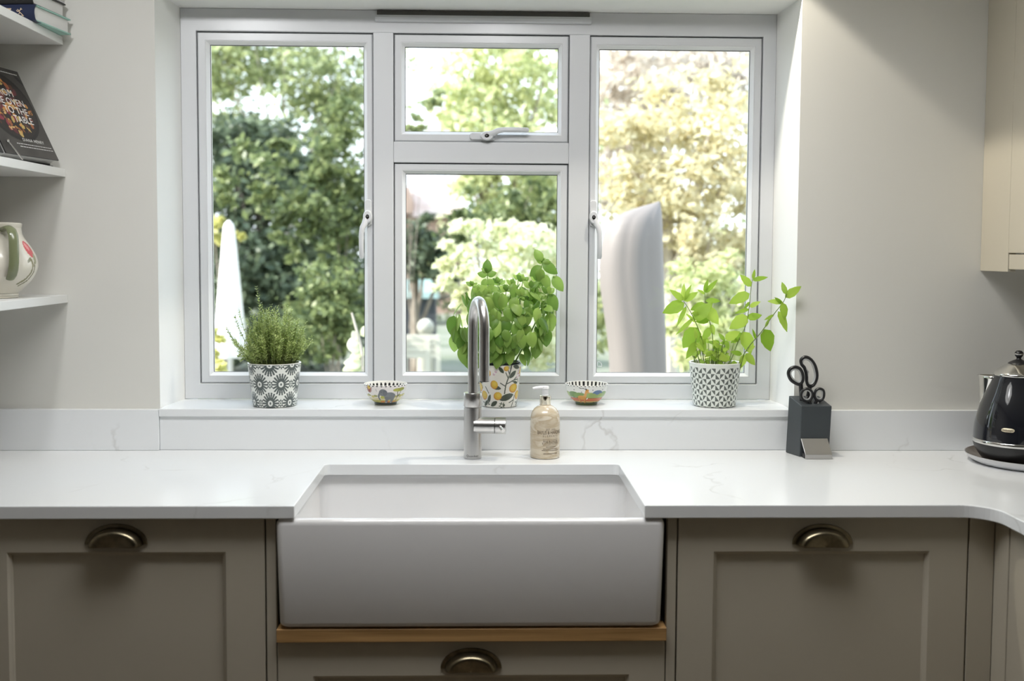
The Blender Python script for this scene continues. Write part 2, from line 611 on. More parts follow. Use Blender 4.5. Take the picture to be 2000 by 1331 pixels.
w = MB()
outer = (XL - 0.12, XR + 0.12, FLOOR_Z - 0.1, CEIL_Z + 0.1)
w.rects([(*outer, 0.30), (*outer, 0.0), (-0.8345, 0.8209, 0.088, 1.176, 0.0), (-0.8167, 0.8015, 0.088, 1.168, 0.165),
         (-0.8167, 0.8015, 0.088, 1.168, 0.30), (*outer, 0.30)])
wb = w.build('wall_back', 'wall', smooth=0)
wb.data.materials.append(M['reveal'])
for p_ in wb.data.polygons[8:16]:
    p_.material_index = 1
tag(wb, 'warm white plastered wall around the kitchen window', kind='structure')
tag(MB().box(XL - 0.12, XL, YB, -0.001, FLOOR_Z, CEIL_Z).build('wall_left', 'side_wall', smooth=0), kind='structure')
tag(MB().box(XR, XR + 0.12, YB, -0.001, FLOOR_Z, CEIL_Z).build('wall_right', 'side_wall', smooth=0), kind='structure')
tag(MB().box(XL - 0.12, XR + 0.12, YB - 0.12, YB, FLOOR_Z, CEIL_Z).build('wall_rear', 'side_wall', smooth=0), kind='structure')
fl = MB()
tag(MB().box(XL, XR, YB, -0.001, FLOOR_Z - 0.05, FLOOR_Z).build('floor', 'floor', smooth=0), kind='structure')
# ceiling, with an added lidded shaft housing the overhead fill lamp
cl = MB()
for a in ((XL - .1, XR + .1, YB - .1, -1.38), (XL - .1, XR + .1, -0.78, -0.001), (XL - .1, -0.70, -1.38, -0.78), (0.70, XR + .1, -1.38, -0.78)):
    cl.box(*a, CEIL_Z, CEIL_Z + 0.05)
for a in ((-0.72, -0.70, -1.40, -0.76), (0.70, 0.72, -1.40, -0.76), (-0.72, 0.72, -1.40, -1.38), (-0.72, 0.72, -0.78, -0.76)):
    cl.box(*a, CEIL_Z + 0.05, CEIL_Z + 0.22)
cl.box(-0.75, 0.75, -1.43, -0.73, CEIL_Z + 0.22, CEIL_Z + 0.25)
tag(cl.build('ceiling', 'ceiling', smooth=0), kind='structure')

# ---- window
YF = 0.165
win = empty('window_1', (0, 0, 0), 'white plastic casement window with three lights above the sink', kind='structure')
fx0, fx1, fz0, fz1 = -0.8165, 0.8013, 0.1082, 1.1678
ox0, ox1, oz0, oz1 = -0.7747, 0.7649, 0.1511, 1.107
MB().rects([(fx0, fx1, fz0, fz1, 0.235), (fx0, fx1, fz0, fz1, YF), (ox0, ox1, oz0, oz1, YF), (ox0, ox1, oz0, oz1, 0.235), (fx0, fx1, fz0, fz1, 0.235)]) \
    .build('outer_frame', 'upvc', win, smooth=0, bevel=0.002)
for a in ((-0.2989, -0.2441), (0.2342, 0.2900)):
    MB().box(a[0], a[1], YF - 0.0015, 0.235, oz0 - 0.001, oz1 + 0.0005).build('mullion', 'upvc', win, smooth=0, bevel=0.002)
MB().box(-0.2441, 0.2342, YF - 0.0005, 0.235, 0.7584, 0.815).build('transom', 'upvc', win, smooth=0, bevel=0.002)

sashes = [  # outer rect, glass rect, outer gap sizes
    ((ox0, -0.2989, oz0, oz1), (-0.741, -0.325, 0.181, 1.073)),
    ((-0.2441, 0.2342, 0.815, oz1), (-0.214, 0.205, 0.844, 1.073)),
    ((-0.2441, 0.2342, oz0, 0.7584), (-0.212, 0.205, 0.182, 0.729)),
    ((0.2900, ox1, oz0, oz1), (0.317, 0.733, 0.181, 1.072)),
]
SASH = []
for (o4, g4) in sashes:
    x0, x1, z0, z1 = o4
    gx0, gx1, gz0, gz1 = g4
    e = 0.0022
    b = 0.0105
    s = MB().rects([(x0 + e, x1 - e, z0 + e * .4, z1 - e * 1.4, 0.23), (x0 + e, x1 - e, z0 + e * .4, z1 - e * 1.4, YF + 0.007),
                    (x0 + e + .003, x1 - e - .003, z0 + e + .002, z1 - e - .003, YF + 0.003),
                    (gx0 - b, gx1 + b, gz0 - b, gz1 + b, YF + 0.003), (gx0 - b, gx1 + b, gz0 - b, gz1 + b, 0.23)]).build('sash', 'upvc', win, smooth=0)
    MB().rects([(gx0 - b, gx1 + b, gz0 - b, gz1 + b, YF + 0.0045), (gx0 - b * .8, gx1 + b * .8, gz0 - b * .8, gz1 + b * .8, YF + 0.0035),
                (gx0, gx1, gz0, gz1, YF + 0.016), (gx0, gx1, gz0, gz1, 0.196)]).build('glazing_bead', 'bead', s, smooth=0)
    MB().rects([(gx0 - .001, gx1 + .001, gz0 - .001, gz1 + .001, YF + 0.0170), (gx0 + .0016, gx1 - .0016, gz0 + .0012, gz1 - .0022, YF + 0.0172)]).build('glazing_gasket', 'gasket', s, smooth=0)
    MB().rects([(x0 - .001, x1 + .001, z0 - .001, z1 + .001, YF + 0.014), (x0 + .006, x1 - .006, z0 + .006, z1 - .006, YF + 0.0145)]).build('sash_seal', 'gasket', s, smooth=0)
    pn = link('pane', grid_mesh('pane', np.array([[[gx0 - .004, .186, gz0 - .004], [gx1 + .004, .186, gz0 - .004]], [[gx0 - .004, .186, gz1 + .004], [gx1 + .004, .186, gz1 + .004]]])), 'glass', s)
    SASH.append(s)


def window_handle(loc, ang, mirror, parent):
    """lever handle: local u along the lever, v sideways, built on the sash face (towards -y)"""
    c, s_ = math.cos(ang), math.sin(ang)

    def T(u, v, y):
        v = v * mirror
        return (loc[0] + u * c - v * s_, loc[1] - y, loc[2] + u * s_ + v * c)
    h = MB()
    pl = [(-0.042, -0.0095), (0.020, -0.0095), (0.024, -0.004), (0.024, 0.006), (0.018, 0.0095), (-0.042, 0.0095), (-0.047, 0.005), (-0.047, -0.005)]
    h.loft([[T(u, v, 0) for u, v in pl], [T(u, v, 0.006) for u, v in pl], [T(u * .97, v * .85, 0.008) for u, v in pl]])
    hub = [(0.0155 * math.cos(2 * PI * k / 20) * 1.15, 0.0125 * math.sin(2 * PI * k / 20)) for k in range(20)]
    h2 = MB()
    h2.loft([[T(u, v, 0.008) for u, v in hub], [T(u, v, 0.018) for u, v in hub], [T(u * .85, v * .85, 0.021) for u, v in hub]])
    pts = [(0.004, 0.004, 0.0135), (0.018, 0.0075, 0.0165), (0.030, 0.0135, 0.021), (0.045, 0.0160, 0.023), (0.075, 0.0165, 0.023), (0.110, 0.0160, 0.022), (0.114, 0.0160, 0.022)]
    h2.tube([T(*p) for p in pts], [.0085, .0085, .0078, .007, .0068, .0066, .0035], 12)
    o = h.build('window_handle', 'upvc', parent)
    h2.build('handle_lever', 'upvc', o)
    k = [(0.0060 * math.cos(2 * PI * j / 16), 0.0048 * math.sin(2 * PI * j / 16)) for j in range(16)]
    MB().loft([[T(u, v, 0.019) for u, v in k], [T(u, v, 0.0222) for u, v in k]]).build('lock_barrel', 'chrome', o)
    k2 = [(-0.001 + 0.0026 * math.cos(2 * PI * j / 12), 0.0026 * math.sin(2 * PI * j / 12)) for j in range(12)]
    MB().loft([[T(u, v, 0.022) for u, v in k2], [T(u, v, 0.0228) for u, v in k2]]).build('keyhole', 'gasket', o)


window_handle((-0.3135, YF + 0.003, 0.610), -PI / 2, -1, SASH[0])
window_handle((0.3030, YF + 0.003, 0.612), -PI / 2, 1, SASH[3])
window_handle((0.0100, YF + 0.003, 0.831), 0.0, 1, SASH[1])

# trickle vent along the head of the frame
vt = MB()
prof = [(YF, 1.1355), (YF - .006, 1.1355), (YF - .013, 1.139), (YF - .015, 1.146), (YF - .012, 1.1525), (YF, 1.1525)]
vt.loft([[(x, y, z) for y, z in prof] for x in (-0.292, -0.286, 0.286, 0.292)])
v = vt.build('trickle_vent', 'upvc', win)
MB().box(-0.288, 0.288, YF - 0.004, YF + 0.001, 1.1525, 1.1655).build('vent_slot', 'vent_grey', v, smooth=0)
# small etched mark on the right-hand pane
k = [(0.3225 + 0.0035 * 0, 0.0)]
mk = [(0.321, 0.199), (0.321, 0.2115), (0.3255, 0.2115), (0.3300, 0.2090), (0.3325, 0.2050), (0.3335, 0.199)]
MB().ring_tube([(x, 0.1845, z) for x, z in mk], 0.0009, 0.0004, (0, 1, 0), 6).build('glass_mark', 'bead', SASH[3])

# ---- stone sill and upstands
tag(MB().box(-0.8323, 0.8118, -0.021, YF - 0.0005, 0.0885, 0.108).build('trim_1', 'quartz', smooth=0, bevel=0.0015), 'white quartz window sill slab', kind='structure')
tag(MB().box(XL, -0.8330, -0.0205, -0.0002, 0.0004, 0.1060).build('trim_2', 'quartz', smooth=0, bevel=0.001), 'white quartz upstand left of the window', kind='structure')
tag(MB().box(-0.8325, 0.8120, -0.013, -0.0002, 0.0004, 0.0880).build('trim_3', 'quartz', smooth=0, bevel=0.001), 'white quartz upstand below the sill', kind='structure')
tag(MB().box(0.8125, XR, -0.0205, -0.0002, 0.0004, 0.1060).build('trim_4', 'quartz', smooth=0, bevel=0.001), 'white quartz upstand right of the window', kind='structure')


# ================================================================== WORKTOP, SINK, CABINETS
def arc(cx, cy, r, a0, a1, n=8):
    return [(cx + r * math.cos(a0 + (a1 - a0) * i / n), cy + r * math.sin(a0 + (a1 - a0) * i / n)) for i in range(n + 1)]


pts = [(XL, -0.0003), (XL, -0.62), (-0.3807, -0.62)]
pts += arc(-0.3807 + .012, -0.1965 - .012, .012, PI, PI / 2, 5)
pts += arc(0.3335 - .012, -0.1965 - .012, .012, PI / 2, 0, 5)
pts += [(0.3335, -0.62), (0.985, -0.62)]
pts += arc(0.985, -0.685, .065, PI / 2, 0, 10)
pts += [(1.050, -2.6), (XR, -2.6), (XR, -0.0003)]
wt = MB().prism(pts, -0.0272, 0.0).build('worktop', 'quartz', smooth=0, bevel=0.0022)
tag(wt, 'white quartz worktop with a notch for the sink and a curved inside corner', 'worktop')


def rrect(x0, x1, y0, y1, r, z, k=5):
    p = arc(x1 - r, y1 - r, r, 0, PI / 2, k) + arc(x0 + r, y1 - r, r, PI / 2, PI, k) + arc(x0 + r, y0 + r, r, PI, 1.5 * PI, k) + arc(x1 - r, y0 + r, r, 1.5 * PI, 2 * PI, k)
    return [(x, y, z) for x, y in p]


def sink_loop(ins, z, r):
    tp = (-0.045 - z) / 0.21 * 0.0055 if z < -0.045 else 0
    return rrect(-0.4195 + ins + tp, 0.3765 - ins - tp, -0.6185 + ins + tp * .4, -0.157 - ins - tp, r, z)


sk = empty('butler_sink', (0, 0, 0), 'large white glazed ceramic butler sink set into the worktop', 'sink')
L = [sink_loop(.014, -.2560, .012), sink_loop(.006, -.2545, .014), sink_loop(.0018, -.2500, .014), sink_loop(0, -.2440, .014),
     sink_loop(0, -.0420, .014), sink_loop(.0012, -.0360, .013), sink_loop(.0045, -.0310, .012), sink_loop(.0090, -.0290, .010),
     sink_loop(.0150, -.0295, .012), sink_loop(.0200, -.0330, .014), sink_loop(.0225, -.0400, .016), sink_loop(.0235, -.0600, .018),
     sink_loop(.0270, -.2050, .026), sink_loop(.0330, -.2200, .030), sink_loop(.0480, -.2280, .030)]
MB().loft(L).build('basin', 'fireclay', sk, smooth=50)
MB().lathe([(0.0, .001), (.030, .001), (.040, .0035), (.043, .001), (.043, -.002)], (-0.02, -0.39, -0.2272), 32).build('drain', 'chrome', sk)
ovf = MB()
ring = [(0.3505, -0.565 + .0105 * math.cos(2 * PI * i / 24), -0.047 + .0155 * math.sin(2 * PI * i / 24)) for i in range(24)]
ovf.ring_tube(ring, 0.003, 0.003, (1, 0, 0), 8)
o = ovf.build('overflow_ring', 'chrome', sk)
MB().loft([[(0.3520, -0.565 + .009 * math.cos(a), -0.047 + .014 * math.sin(a)) for a in [2 * PI * i / 20 for i in range(20)]],
           [(0.3510, -0.565 + .009 * math.cos(a), -0.047 + .014 * math.sin(a)) for a in [2 * PI * i / 20 for i in range(20)]]]).build('overflow_hole', 'gasket', o)


def cup_handle(cx, zb, y, parent):
    """half-moon cup pull: flange plus hollow dome open at the bottom"""
    rx, rz, D = 0.0635, 0.0425, 0.024
    na, ns = 28, 14
    fl_ = MB()
    lo = [[(cx + rx * math.cos(a), y, zb + rz * math.sin(a)) for a in np.linspace(0, PI, na)]]
    lo.append([(cx + rx * math.cos(a), y - .0025, zb + rz * math.sin(a)) for a in np.linspace(0, PI, na)])
    lo.append([(cx + rx * .985 * math.cos(a), y - .0036, zb + rz * .985 * math.sin(a)) for a in np.linspace(0, PI, na)])
    lo.append([(cx + rx * .86 * math.cos(a), y - .0036, zb + rz * .84 * math.sin(a)) for a in np.linspace(0, PI, na)])
    fl_.loft(lo, closed=False, cap0=False, cap1=False)
    h = fl_.build('cup_handle', 'brass', parent)
    PS = (.865, .850, .820, .780, .730, .670, .600, .450, .250, 0.0)
    PD = (0.0, .34, .62, .82, .94, .995, 1.0, .97, .92, .88)
    PT = np.linspace(0, 1, 10)
    ns = 19
    V = np.zeros((ns, na, 3))
    for i in range(ns):
        t = i / (ns - 1)            # 0 at the flange, 1 at the middle of the lower lip
        s = float(np.interp(t, PT, PS))
        d = D * float(np.interp(t, PT, PD))
        for j, a in enumerate(np.linspace(0, PI, na)):
            V[i, j] = (cx + rx * s * math.cos(a), y - .003 - d, zb - .001 + rz * s * 0.98 * math.sin(a))
    me = grid_mesh('cup', V)
    o = link('cup', me, 'brass', h)
    so = o.modifiers.new('thickness', 'SOLIDIFY')
    so.thickness = 0.0022
    so.offset = -1
    return h


def door_front(x0, x1, z0, z1, px0, px1, pz0, pz1, y, parent, name='door'):
    """five-piece front: frame with a small ogee and a recessed panel"""
    dn = MB().rects([(x0, x1, z0, z1, y + .020), (x0, x1, z0, z1, y + .001), (x0 + .001, x1 - .001, z0 + .001, z1 - .001, y),
                     (px0, px1, pz0, pz1, y), (px0 + .0025, px1 - .0025, pz0 + .0025, pz1 - .0025, y + .0035), (px0 + .007, px1 - .007, pz0 + .007, pz1 - .007, y + .0060),
                     (px0 + .0085, px1 - .0085, pz0 + .0085, pz1 - .0085, y + .0095), (px0 + .0085, px1 - .0085, pz0 + .0085, pz1 - .0085, y + .020), (x0, x1, z0, z1, y + .020)]).build(name, 'greige', parent, smooth=30)
    MB().box(px0 + .0075, px1 - .0075, y + .0095, y + .016, pz0 + .0075, pz1 - .0075).build('door_panel', 'greige', dn, smooth=0)
    return dn


YD = -0.600
KZ = FLOOR_Z
# left cabinet
c = empty('base_cabinet', (-0.74, YD, KZ), 'greige base cabinet with cup handle left of the sink', 'cabinet')
c.location = (0, 0, 0)
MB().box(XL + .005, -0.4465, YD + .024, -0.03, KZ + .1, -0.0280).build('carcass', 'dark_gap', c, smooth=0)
MB().box(XL + .005, -0.4465, YD + .06, YD + .08, KZ, KZ + .1).build('plinth', 'greige', c, smooth=0)
MB().box(XL + .005, -1.046, YD, YD + .022, KZ + .1, -0.031).build('filler_panel', 'greige', c, smooth=0, bevel=.001)
d = door_front(-1.041, -0.4455, KZ + .105, -0.0305, -0.968, -0.5245, KZ + .18, -0.1005, YD, c)
cup_handle(-0.7460, -0.0835, YD, d)
# right cabinet
c = empty('base_cabinet', (0, 0, 0), 'greige base cabinet with cup handle right of the sink', 'cabinet')
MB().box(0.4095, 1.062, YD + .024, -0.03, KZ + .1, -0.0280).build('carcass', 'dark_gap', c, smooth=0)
MB().box(0.4095, 1.062, YD + .06, YD + .08, KZ, KZ + .1).build('plinth', 'greige', c, smooth=0)
d = door_front(0.4075, 1.0150, KZ + .105, -0.0305, 0.4815, 0.9350, KZ + .18, -0.1020, YD, c)
cup_handle(0.7085, -0.0865, YD, d)
MB().box(1.0185, 1.072, YD, YD + .022, KZ + .1, -0.029).build('corner_post', 'greige', c, smooth=0, bevel=.001)
# sink cabinet
c = empty('sink_cabinet', (0, 0, 0), 'greige cabinet under the white sink with an oak rail and one wide drawer', 'cabinet')
for x0, x1 in ((-0.4420, -0.4225), (0.3850, 0.4040)):
    MB().box(x0, x1, YD, YD + .022, KZ + .1, -0.0275).build('stile', 'greige', c, smooth=0, bevel=.001)
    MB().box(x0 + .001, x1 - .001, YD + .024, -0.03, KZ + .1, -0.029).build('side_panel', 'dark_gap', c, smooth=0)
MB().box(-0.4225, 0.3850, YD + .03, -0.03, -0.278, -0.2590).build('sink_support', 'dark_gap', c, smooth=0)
MB().box(-0.4205, 0.3835, YD - .013, YD + .040, -0.2865, -0.2590).build('oak_rail', 'oak', c, smooth=0, bevel=.0015)
MB().box(-0.4225, 0.3850, YD + .06, YD + .08, KZ, KZ + .1).build('plinth', 'greige', c, smooth=0)
d = door_front(-0.4205, 0.3825, -0.560, -0.2895, -0.3480, 0.3085, -0.505, -0.3620, YD, c, 'drawer_front')
cup_handle(-0.0210, -0.3460, YD, d)
d = door_front(-0.4205, 0.3825, KZ + .105, -0.5635, -0.3480, 0.3085, KZ + .16, -0.620, YD, c, 'lower_drawer_front')
# return cabinet on the right, facing left
XD = 1.072
c = empty('corner_base_cabinet', (0, 0, 0), 'greige base cabinet on the right-hand return beside the curved worktop corner', 'cabinet')
MB().box(XD + .024, XR - .01, -2.55, -0.64, KZ + .1, -0.0280).build('carcass', 'dark_gap', c, smooth=0)
MB().box(XD, XD + .022, -0.6590, YD - .0005, KZ + .1, -0.029).build('filler_panel', 'greige', c, smooth=0, bevel=.001)
MB().box(XD + .001, XD + .021, -1.258, -0.6615, KZ + .105, -0.031).build('door', 'greige', c, smooth=0, bevel=.0015)
MB().box(XD + .001, XD + .021, -1.858, -1.2615, KZ + .105, -0.031).build('door', 'greige', c, smooth=0, bevel=.0015)
MB().box(XD + .06, XD + .08, -2.55, -0.63, KZ, KZ + .1).build('plinth', 'greige', c, smooth=0)
# wall cabinet
XW = 1.306
c = empty('wall_cabinet', (0, 0, 0), 'tall greige wall cabinet hung on the right-hand wall', 'cabinet')
MB().box(XW, XW + .020, -0.1475, -0.0008, 0.4735, CEIL_Z - .06).build('filler_panel', 'greige', c, smooth=0, bevel=.0012)
MB().box(XW + .012, XR - .002, -1.20, -0.0012, 0.530, CEIL_Z - .06).build('carcass', 'greige', c, smooth=0)
MB().box(XW + .002, XW + .022, -1.20, -0.1485, 0.4800, 0.5170).build('pelmet', 'greige', c, smooth=0, bevel=.0012)
MB().box(XW - .001, XW + .0115, -0.70, -0.1500, 0.5205, CEIL_Z - .07).build('cabinet_door', 'greige', c, smooth=0, bevel=.0015)
MB().box(XW - .001, XW + .0115, -1.20, -0.7030, 0.5205, CEIL_Z - .07).build('cabinet_door', 'greige', c, smooth=0, bevel=.0015)

# ---- shelves on the left
for z, nm in ((1.0550, 'topmost white shelf holding the stacked books'), (0.7220, 'middle white shelf holding the leaning cookbook'), (0.4010, 'lowest white shelf holding the painted jug')):
    o = MB().box(XL + .001, -1.0650, -0.41, -0.001, z - .0205, z).build('wall_shelf', 'shelf', smooth=0, bevel=.0012)
    tag(o, nm, 'shelf', 'white shelves left of the window')


# ================================================================== THINGS ON THE SHELVES
def oriented(B0, ex, ey, ez):
    mt = Matrix((ex, ey, ez)).transposed().to_4x4()
    mt.translation = B0
    return mt


# leaning cookbook: ex along the bottom edge (far), ey up the cover, ez out of the cover
B0 = Vector((-1.102, -0.255, 0.7398)); B1 = Vector((-1.064, -0.045, 0.7398))
ex = (B1 - B0).normalized()
ang = R(26)
out = Vector((ex.y, -ex.x, 0))
ey = (Vector((0, 0, 1)) * math.cos(ang) - out * math.sin(ang)).normalized()
ez = ex.cross(ey)
if ez.dot(out) < 0: ez = -ez
mtx = oriented(B0, ex, ey, ez)
W_, H_ = (B1 - B0).length, 0.247
bk = empty('cookbook', tuple(B0), 'dark cookbook with a photo of roasted food leaning on the middle shelf', 'book')
bk.location = (0, 0, 0)


def slab(m_, x0, x1, y0, y1, z0, z1):
    return MB().hexa([m_ @ Vector(p) for p in ((x0, y0, z0), (x1, y0, z0), (x1, y1, z0), (x0, y1, z0), (x0, y0, z1), (x1, y0, z1), (x1, y1, z1), (x0, y1, z1))])


cv = Canvas(220, 270, srgb(66, 63, 60), asp=W_ / H_)
nz = np.zeros(cv.x.shape)
for _ in range(60):
    a, b = rng.random(2); rr_ = 0.05 + .1 * rng.random()
    nz += rng.normal() * np.exp(-(((cv.x - a) * cv.asp) ** 2 + (cv.y - b) ** 2) / rr_ ** 2)
cv.a *= (1 + 0.35 * np.tanh(nz))[..., None]
cv.ell(.47, .55, .50, .385, srgb(20, 19, 19)).ell(.47, .55, .46, .35, srgb(36, 31, 29))
cv.lens(.93, .90, .09, .022, -0.75, srgb(30, 30, 30))
food = [srgb(150, 86, 50), srgb(196, 138, 70), srgb(112, 58, 48), srgb(130, 44, 60), srgb(188, 160, 92), srgb(84, 52, 40), srgb(206, 168, 110), srgb(92, 40, 46)]
for _ in range(170):
    a = rng.random() * 2 * PI; q = math.sqrt(rng.random())
    cv.lens(.47 + .41 * q * math.cos(a), .55 + .31 * q * math.sin(a), .018 + .032 * rng.random(), .010 + .018 * rng.random(), rng.random() * PI, food[rng.integers(len(food))])
Ug, Vg = np.meshgrid(np.linspace(0, 1, 180), np.linspace(0, 1, 220))
P3 = np.array([[mtx @ Vector((u * W_, v_ * H_, 0.0)) for u in np.linspace(0, 1, 2)] for v_ in np.linspace(0, 1, 2)])
V = (P3[0, 0] * (1 - Ug[..., None]) * (1 - Vg[..., None]) + P3[0, 1] * Ug[..., None] * (1 - Vg[..., None]) + P3[1, 0] * (1 - Ug[..., None]) * Vg[..., None] + P3[1, 1] * Ug[..., None] * Vg[..., None])
link('front_cover', grid_mesh('front_cover', V, cv.sample(Ug, Vg)), 'print', bk)
slab(mtx, 0, W_, 0, H_, -.0026, -.0002).build('cover_board', 'black_cover', bk, smooth=0)
slab(mtx, 0, W_, 0, H_, -.0280, -.0256).build('back_cover', 'black_cover', bk, smooth=0)
slab(mtx, 0.004, W_ - .004, .003, H_ - .003, -.0256, -.0026).build('page_block', 'pages', bk, smooth=0)
for s_, sz, x, y, sp_, al in (('FROM', .0268, .072, .700, 1, 'LEFT'), ('THE OVEN', .0268, .0440, .602, 1, 'LEFT'), ('TO THE', .0268, .0770, .506, 1, 'LEFT'), ('TABLE', .0268, .1000, .410, 1, 'LEFT'),
                         ('DIANA HENRY', .0118, W_ * .64, .178, 1.15, 'CENTER'), ('Recipes for every kitchen and every season, one', .0050, W_ * .60, .128, 1.0, 'CENTER'), ('tray suppers, slow roasts and gentle bakes', .0050, W_ * .64, .098, 1.0, 'CENTER'),
                         ('ALL IN ONE OVEN', .0064, W_ * .70, .950, 1.3, 'CENTER')):
    mm = mtx @ Matrix.Translation((x, y * H_, 0.0006))
    if sz < .006:   # unreadably small blurb: thin broken strokes, no invented words
        st = MB()
        xx = -.066
        while xx < .066:
            l = .004 + .008 * random.random()
            st.add([mm @ Vector(p) for p in ((xx, -.0008, 0), (xx + l, -.0008, 0), (xx + l, .0008, 0), (xx, .0008, 0))], [(0, 1, 2, 3)])
            xx += l + .0018
        st.build('blurb_line', 'white_ink', bk, smooth=0)
    elif sz < .008:
        st = MB()
        for i in range(16):
            st.add([mm @ Vector(p) for p in ((-.05 + i * .0065, -.0014, 0), (-.0455 + i * .0065, -.0014, 0), (-.0455 + i * .0065, .0014, 0), (-.05 + i * .0065, .0014, 0))], [(0, 1, 2, 3)])
        st.build('top_line', 'white_ink', bk, smooth=0)
    else:
        text_on('cover_lettering', s_, sz, mm, 'white_ink', bk, align=al, space=sp_)

# black neighbour book
B2 = B0 + ex * -.006
mt2 = oriented(B2 - ex * .20 + out * -.002, ex, ey, ez)
b2 = empty('black_book', (0, 0, 0), 'plain black book leaning beside the dark cookbook at the photo edge', 'book')
slab(mt2, 0, .200, 0, .230, -.0026, 0).build('front_cover', 'black_cover', b2, smooth=0)
slab(mt2, 0, .200, 0, .230, -.0230, -.0206).build('back_cover', 'black_cover', b2, smooth=0)
slab(mt2, 0.004, .197, .003, .227, -.0206, -.0026).build('page_block', 'pages', b2, smooth=0)
for y in (.030, .040):
    slab(mt2, .150, .193, y, y + .0022, .0001, .0006).build('cover_line', 'white_ink', b2, smooth=0)

# cookbook stand: ledge, sloping back, page arms
st = empty('cookbook_stand', (0, 0, 0), 'metal cookbook stand with thin page arms holding the leaning cookbook', 'bookstand')
ez0 = Vector((out.x, out.y, 0))
mled = oriented(Vector((B0.x, B0.y, 0)), ex, Vector((0, 0, 1)), ez0)
slab(mled, -.21, .205, .7222, .7258, -.044, -.010).build('ledge', 'black_plastic', st, smooth=0, bevel=.001)
slab(mtx, -.205, .195, .002, .160, -.0335, -.0285).build('back_plate', 'black_plastic', st, smooth=0, bevel=.001)
for q in (.018,):
    a = mtx @ Vector((q + .026, -.0165, .006)); b = mtx @ Vector((q, .030, .006))
    o = MB().tube([a, b], .0019, 10).build('page_arm', 'chrome', st)
    MB().lathe([(0.0005, -.0042), (.003, -.003), (.0042, 0), (.003, .003), (.0005, .0042)], b, 14).build('ball_end', 'chrome', o)


# stacked books lying on the top shelf
def lying_book(name, label, x1, y0, wx, wy, z, th, rz, boards, spine, pages='pages', spine_detail=False):
    """spine towards the room (-y), head edge towards +x; (x1,y0) is the near right corner"""
    b = empty(name, (0, 0, 0), label, 'book', 'books lying on the top shelf')
    m_ = Matrix.Translation((x1, y0, z)) @ Matrix.Rotation(rz, 4, 'Z')
    bt = .003

    def BX(a):
        return slab(m_, *a)
    BX((-wx, 0, .006, wy, 0, bt)).build('lower_board', boards, b, smooth=0)
    BX((-wx, 0, .006, wy, th - bt, th)).build('upper_board', boards, b, smooth=0)
    pg = MB()
    n = 8
    lo = []
    for x in (-wx + .004, -.005):
        l = [(x, wy - .006, bt), (x, .012, bt)]
        l += [(x, .012 - .009 * math.sin(PI * i / n), bt + (th - 2 * bt) * i / n) for i in range(1, n)]
        l += [(x, .012, th - bt), (x, wy - .006, th - bt)]
        lo.append([m_ @ Vector(p) for p in l])
    pg.loft(lo).build('page_block', pages, b, smooth=30)
    sp_ = MB()
    lo = []
    for x in (-wx, 0):
        l = [(x, .026, -.0006), (x, .004, -.0006), (x, -.001, .001)]
        l += [(x, -.001 - .005 * math.sin(PI * i / n), .001 + (th - .002) * i / n) for i in range(1, n)]
        l += [(x, -.001, th - .001), (x, .004, th + .0006), (x, .026, th + .0006), (x, .026, th - .001), (x, .004, th - .001)]
        l += [(x, .0015 - .005 * math.sin(PI * (n - i) / n), .0015 + (th - .003) * (n - i) / n) for i in range(1, n)]
        l += [(x, .004, .001), (x, .026, .001)]
        lo.append([m_ @ Vector(p) for p in l])
    sp_.loft(lo).build('spine', spine, b, smooth=30)
    return b, m_


zb = 1.0556
BX1, BY1 = -1.056, -0.188
b, m_ = lying_book('mint_book', 'thick mint-boarded book with a navy spine at the bottom of the stack', BX1, BY1, .24, .168, zb, .0385, R(-6.5), 'mint', 'navy')
face = m_ @ Matrix.Translation((-.066, -.0066, .0195)) @ Matrix.Rotation(R(90), 4, 'X') @ Matrix.Rotation(R(-90), 4, 'Z')
text_on('spine_lettering', 'M', .027, face, 'gold_ink', b)
em = MB()
f2 = lambda x, z: m_ @ Vector((x, -.0066, z * .85))
for p in ([(-.0400, .030), (-.0365, .0245), (-.034, .021), (-.0285, .0150), (-.0255, .0115)], [(-.034, .021), (-.0375, .0175)], [(-.0365, .0245), (-.0330, .0290), (-.0315, .0335)], [(-.0365, .0245), (-.0410, .0240), (-.0425, .0275)], [(-.0330, .0290), (-.0290, .0300)], [(-.0285, .015), (-.0300, .0105)]):
    em.tube([f2(*q) for q in p], .0009, 6)
em.build('spine_emblem', 'gold_ink', b)
z2 = zb + .0385 + .0018
lying_book('black_book', 'white-paged book with a black upper board second in the stack', BX1 - .008, BY1 + .010, .22, .155, z2, .0350, R(-6.0), 'black_cover', 'black_cover')
z3 = z2 + .0350 + .0018
lying_book('grey_book', 'grey book on top of the black board book', BX1 - .010, BY1 + .014, .21, .150, z3, .0300, R(-6.0), 'tray', 'tray')

# painted jug
JC = (-1.163, -0.21, 0.4013)
jg = empty('painted_jug', JC, 'round white ceramic jug with an olive handle and painted flowers', 'jug')
prof = [(.0, 0.0), (.055, 0.0), (.059, .003), (.059, .008), (.0575, .011), (.066, .020), (.086, .040), (.0985, .062), (.102, .080), (.0985, .100), (.087, .122), (.0745, .140), (.0685, .152), (.067, .166), (.0685, .170), (.0690, .176), (.0670, .1785), (.0640, .1780), (.062, .165), (.064, .150), (.075, .125)]
pq = [np.array(p) for p in prof[5:13]]
sm = []
for i in range(len(pq) - 1):
    p0, p1, p2, p3 = (pq[max(0, min(len(pq) - 1, i + k_))] for k_ in (-1, 0, 1, 2))
    for t in np.linspace(0, 1, 8, endpoint=False):
        sm.append(tuple(.5 * ((2 * p1) + (-p0 + p2) * t + (2 * p0 - 5 * p1 + 4 * p2 - p3) * t * t + (-p0 + 3 * p1 - 3 * p2 + p3) * t ** 3)))
prof = prof[:5] + sm + prof[12:]
